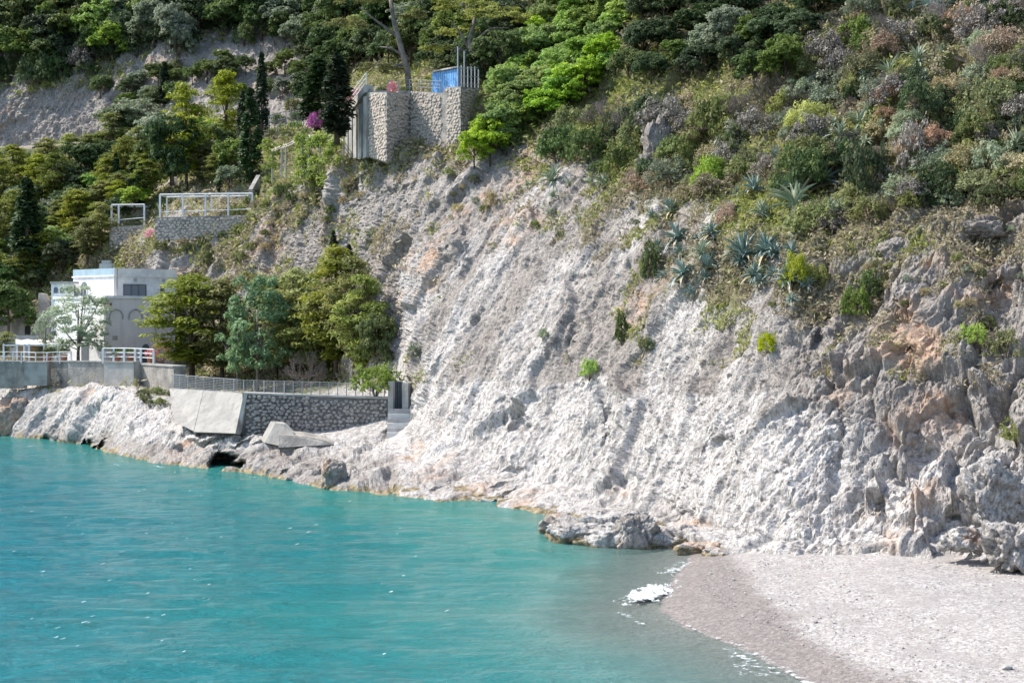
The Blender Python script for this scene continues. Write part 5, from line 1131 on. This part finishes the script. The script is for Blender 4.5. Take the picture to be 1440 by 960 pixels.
pergola('pergola', [225, 257, 289, 321, 355], [273.5, 272], [306, 302], dp2, 3.2, 'long white pergola frame across the cliff terrace', .095, rail=8)
ws = wallseg('terrace_wall', [(154, 319, 360, dp1 - .3), (214, 316, 350, dp1 - .8)], 1, M['oldwall'], 'rubble terrace wall under the small white pergola', 'stone wall')
stones(ws, P(154, 319, dp1 - .3), P(214, 316, dp1 - .8), zof(319, dp1 - .3), zof(360, dp1 - .3), zof(316, dp1 - .8), zof(350, dp1 - .8), M['bastion'], .5, 15, .07)
ws = wallseg('terrace_wall', [(218, 306, 336, dp2 - .3), (358, 302, 330, dp2 - 1.2)], 1, M['oldwall'], 'rubble terrace wall under the long white pergola', 'stone wall')
stones(ws, P(218, 306, dp2 - .3), P(358, 302, dp2 - 1.2), zof(306, dp2 - .3), zof(336, dp2 - .3), zof(302, dp2 - 1.2), zof(330, dp2 - 1.2), M['bastion'], .5, 16, .07)
# vine pergola stepping up to the villa
vp = empty('vine_pergola', P(395, 238, 148)); tag(vp, 'weathered pergola with climbing vines stepping up towards the villa', 'pergola')
VP = [(383, 214, 246, 152), (396, 208, 240, 150), (402, 207, 240, 149), (425, 196, 236, 146), (434, 194, 236, 145), (450, 193, 234, 143.5), (466, 194, 236, 142), (482, 200, 232, 140)]
for u, a, b, d in VP: MB().tube([P(u, b, d) - Vector((0, 0, .8)), P(u, a, d)], .11, 6).build('post', M['wood'], vp)
MB().tube([P(u, a, d) for u, a, b, d in VP], .08, 5).build('beam', M['wood'], vp)
MB().tube([P(u, a - 3, d + 2.6) for u, a, b, d in VP], .08, 5).build('beam', M['wood'], vp)
for i in range(18):
    t = i / 17 * (len(VP) - 1.01); j = int(t); f_ = t - j; q = [VP[j][k] + (VP[j + 1][k] - VP[j][k]) * f_ for k in range(4)]
    MB().tube([P(q[0], q[1] - .5, q[3] - .3), P(q[0] - 1, q[1] - 4, q[3] + 2.9)], .05, 4).build('slat', M['wood'], vp)
rs = np.random.RandomState(8); cl = []
for i in range(80):
    u = rs.uniform(418, 478); d = min(np.interp(u, [383, 482], [152, 140]), gd(u, 225)) - rs.uniform(.2, 1.4); v = rs.uniform(205, 262) if rs.rand() < .7 else rs.uniform(192, 206); b = P(u, v, d) - P(395, 238, 148); r_ = rs.uniform(.45, .85); cl.append((b.x, b.y, b.z, r_, r_))
for i in range(12):
    u = rs.uniform(368, 392); b = P(u, rs.uniform(200, 238), min(151, gd(u, 225)) - .5) - P(395, 238, 148); cl.append((b.x, b.y, b.z, .6, .5))
link('vine', crown('vine', M['bright'], cl, 80, .13, .6, 77), vp)
# sloping grey path and its wall
pth = MB().prism([P(282, 272, 176), P(352, 272, 168), P(372, 232, 172), P(345, 232, 182)], (0, 0, -.4)).build('sloping_path', M['asphalt']); tag(pth, kind='structure')
railing('metal_fence', [(378, 186, 176), (386, 183, 177), (394, 181, 178), (402, 179, 179), (410, 178, 180), (418, 177, 181), (427, 176, 181)], 2.0, 'grey metal fence at the foot of the bare rock face', M['metal'], 1, 2, .05, 'fence', .05)
wallseg('path_wall', [(355, 266, 284, gd(355, 284) - .5), (366, 246, 268, gd(366, 268) - .5)], .5, M['concrete'], 'narrow concrete wall at the top of the cliff terrace path', 'wall')
# ---- coast road, its parapet and a scooter
rd = MB().prism([P(-80, 211, 223), P(66, 213, 221), P(110, 212, 224), P(110, 207, 231), P(-80, 205, 235)], (0, 0, -.3)).build('coast_road', M['asphalt']); tag(rd, kind='structure')
wallseg('road_parapet', [(-80, 206.5, 213, 222), (70, 211, 216, 220)], .5, M['paleconc'], 'low pale parapet along the coast road at the left', 'wall')
sc_ = empty('scooter', P(52, 211, 224)); tag(sc_, 'small white and red motor scooter on the coast road', 'scooter'); b = P(52, 211, 224)
MB().box((b.x, b.y, b.z + .45), 1.3, .35, .35).box((b.x - .3, b.y, b.z + .78), .7, .3, .18).build('body', M['white'], sc_)
MB().tube([b + Vector((.6, 0, .3)), b + Vector((.45, 0, 1.15)), b + Vector((.3, 0, 1.2))], .06, 5).box((b.x + .55, b.y, b.z + .45), .12, .4, .6).build('handlebar', M['red'], sc_)
for dx in (-.55, .65): MB().tube([b + Vector((dx, -.06, .25)), b + Vector((dx, .06, .25))], .26, 10).build('wheel', M['rubber'], sc_)
# ---- villa: ribbed curved wall, stone bastion, terrace, shed
vl = empty('villa_ramp', P(500, 200, 138)); tag(vl, 'curved concrete ramp wall with upright ribs at the left of the villa', 'retaining wall')
ar = [(487, 164, 206, 143), (493, 157, 208, 141), (499, 149, 209, 139), (506, 140, 209, 137.2), (513, 129, 208, 135.6), (517, 125, 206, 135)]
mb = MB(); cp = MB()
for a, b in zip(ar[:-1], ar[1:]):
    A, B = P(a[0], a[1], a[3]), P(b[0], b[1], b[3]); mb.slab(A, B, A.z, zof(a[2], a[3]) - 1, B.z, zof(b[2], b[3]) - 1, .5); cp.slab(A, B, A.z + .35, A.z - .35, B.z + .35, B.z - .35, .9, .28)
mb.build('masonry', M['oldwall'], vl); cp.build('parapet', M['paleconc'], vl)
for a in ar[:-1]:
    A = P(a[0] + 2, a[1], a[3] - .6); MB().box((A.x, A.y - .1, zof(a[2], a[3]) - 1), .3, .7, A.z - zof(a[2], a[3]) + .5, .5).build('rib', M['concrete'], vl)
bs = [(517, 130, 208, 135), (544, 130, 216, 131), (576, 128, 214, 134.5), (622, 131, 212, 131), (627, 123, 212, 130.6), (648, 122, 212, 129), (673, 124, 210, 132.5), (694, 126, 190, 137)]
bst = empty('villa_bastion', P(560, 212, 133)); tag(bst, 'faceted rubble-stone bastion carrying the villa terrace', 'bastion')
mb = MB(); nb2_ = len(bs); vs_ = []
for a in bs:
    A = P(a[0], a[1], a[3]); vs_ += [(A.x, A.y, zof(a[2], a[3]) - .8), (A.x, A.y, A.z), (A.x, 141.0, A.z), (A.x, 141.0, zof(a[2], a[3]) - .8)]
fs_ = [(0, 1, 2, 3), tuple(4 * (nb2_ - 1) + q for q in (3, 2, 1, 0))]
for i in range(nb2_ - 1):
    for q in range(4): fs_.append((4 * i + q, 4 * i + (q + 1) % 4, 4 * i + 4 + (q + 1) % 4, 4 * i + 4 + q))
mb.add(vs_, fs_)
for i, (a, b) in enumerate(zip(bs[:-1], bs[1:])):
    A, B = P(a[0], a[1], a[3]), P(b[0], b[1], b[3])
    if (b[0] - a[0]) > 8: stones(bst, A, B, A.z, zof(a[2], a[3]) - .5, B.z, zof(b[2], b[3]) - .5, M['bastion'], .44, 30 + i, .08)
mb.build('masonry', M['oldwall'], bst)
tp = [PZ(a[0], 141.05, 32.3) for a in bs] + [PZ(700, 150, 32.3), PZ(480, 150, 32.3)] + [PZ(a[0], a[3] + .5, 32.3) for a in ar[2:5]]
MB().prism(tp, (0, 0, -.4)).build('terrace_floor', M['paleconc'], bst)
sh = empty('blue_shed', PZ(625, 138, 32.3)); tag(sh, 'bright blue boarded shed on the villa terrace', 'shed')
a0, a1 = P(608, 0, 139), P(645, 0, 135.5); b1 = P(668, 0, 139)
z0 = 32.3; zA = zof(103, 139); zB = zof(96, 135.5)
MB().slab(a0, a1, zA, z0, zB, z0, .15).build('wall', M['blue'], sh)
MB().slab(a1, b1, zB, z0, zB - .2, z0, .1).build('end_wall', M['metal'], sh)
nb_ = 12; D_ = (a1 - a0)
for i in range(nb_):
    q0 = a0 + D_ * (i / nb_); q1 = a0 + D_ * ((i + .86) / nb_); MB().slab(q0, q1, zA + (zB - zA) * i / nb_ - .02, z0, zA + (zB - zA) * (i + .86) / nb_ - .02, z0, .05, .05).build('board', M['blue'], sh)
MB().prism([Vector((a0.x, a0.y - .4, zA + .02)), Vector((a1.x, a1.y - .4, zB + .02)), Vector((b1.x + .3, b1.y, zB + .02)), Vector((a0.x + 2, a0.y + 4, zA + .3))], (0, 0, .14)).build('roof', M['paleconc'], sh)
opening(sh, a0, a1, .1, .3, z0 + .1, z0 + 1.5, M['shutter'], 'door', False, 1)
opening(sh, a0, a1, .45, .6, z0 + .6, z0 + 1.4, M['white'], 'window', False, 2)
opening(sh, a0, a1, .72, .87, z0 + .6, z0 + 1.4, M['white'], 'window', False, 2)
pl = empty('pole_frame', P(656, 122, 131)); tag(pl, 'grey lattice of tall poles at the right end of the villa terrace', 'pole frame')
for i, (u, v) in enumerate([(644, 66), (649, 92), (653, 72), (658, 94), (663, 94), (668, 94), (673, 98)]): MB().tube([P(u, 124, 131 + i * .4), P(u, v, 131 + i * .4)], .07, 5).build('pole', M['metal'], pl)
for v in (96, 108, 119): MB().tube([P(644, v, 131), P(673, v, 133.4)], .04, 4).build('rail', M['metal'], pl)
railing('villa_railing', [(546, 130, 131.6), (560, 129.5, 133.2), (576, 128.5, 134.9), (590, 129, 133.9), (605, 130, 132.6), (620, 131, 131.5)], 1.1, 'thin metal railing along the top of the bastion', M['metal'], 1, 3, .03, 'railing', .04)
railing('villa_railing', [(487, 160, 143), (494, 152, 140.8), (501, 143, 138.8), (508, 134, 137), (515, 125, 135.4)], 1.5, 'pinkish open railing climbing the curved ramp', M['white'], 1, 3, .04, 'railing', .05)
tb = empty('white_table', PZ(524, 138, 32.3)); tag(tb, 'long white table or bench under the trees at the left of the villa terrace', 'table')
c = PZ(524, 138, 33.05); MB().box(c, 2.0, .8, .12).build('tabletop', M['white'], tb)
for dx, dy in ((-.85, -.3), (.85, -.3), (-.85, .3), (.85, .3)): MB().box((c.x + dx, c.y + dy, 32.3), .1, .1, .75).build('leg', M['white'], tb)
for u, lb in ((536, 'dark planter trough left of the pink flowers'), (568, 'dark planter trough at the foot of the leaning pine')):
    c = PZ(u, 134.5, 32.3); t_ = empty('planter', c); tag(t_, lb, 'planter'); MB().box(c, 1.2, .5, .5).build('trough', M['metal'], t_); f = link('foliage', PROTO['greenshrub'][0][0], t_, (0, 0, .45)); f.scale = (.4, .25, .35)
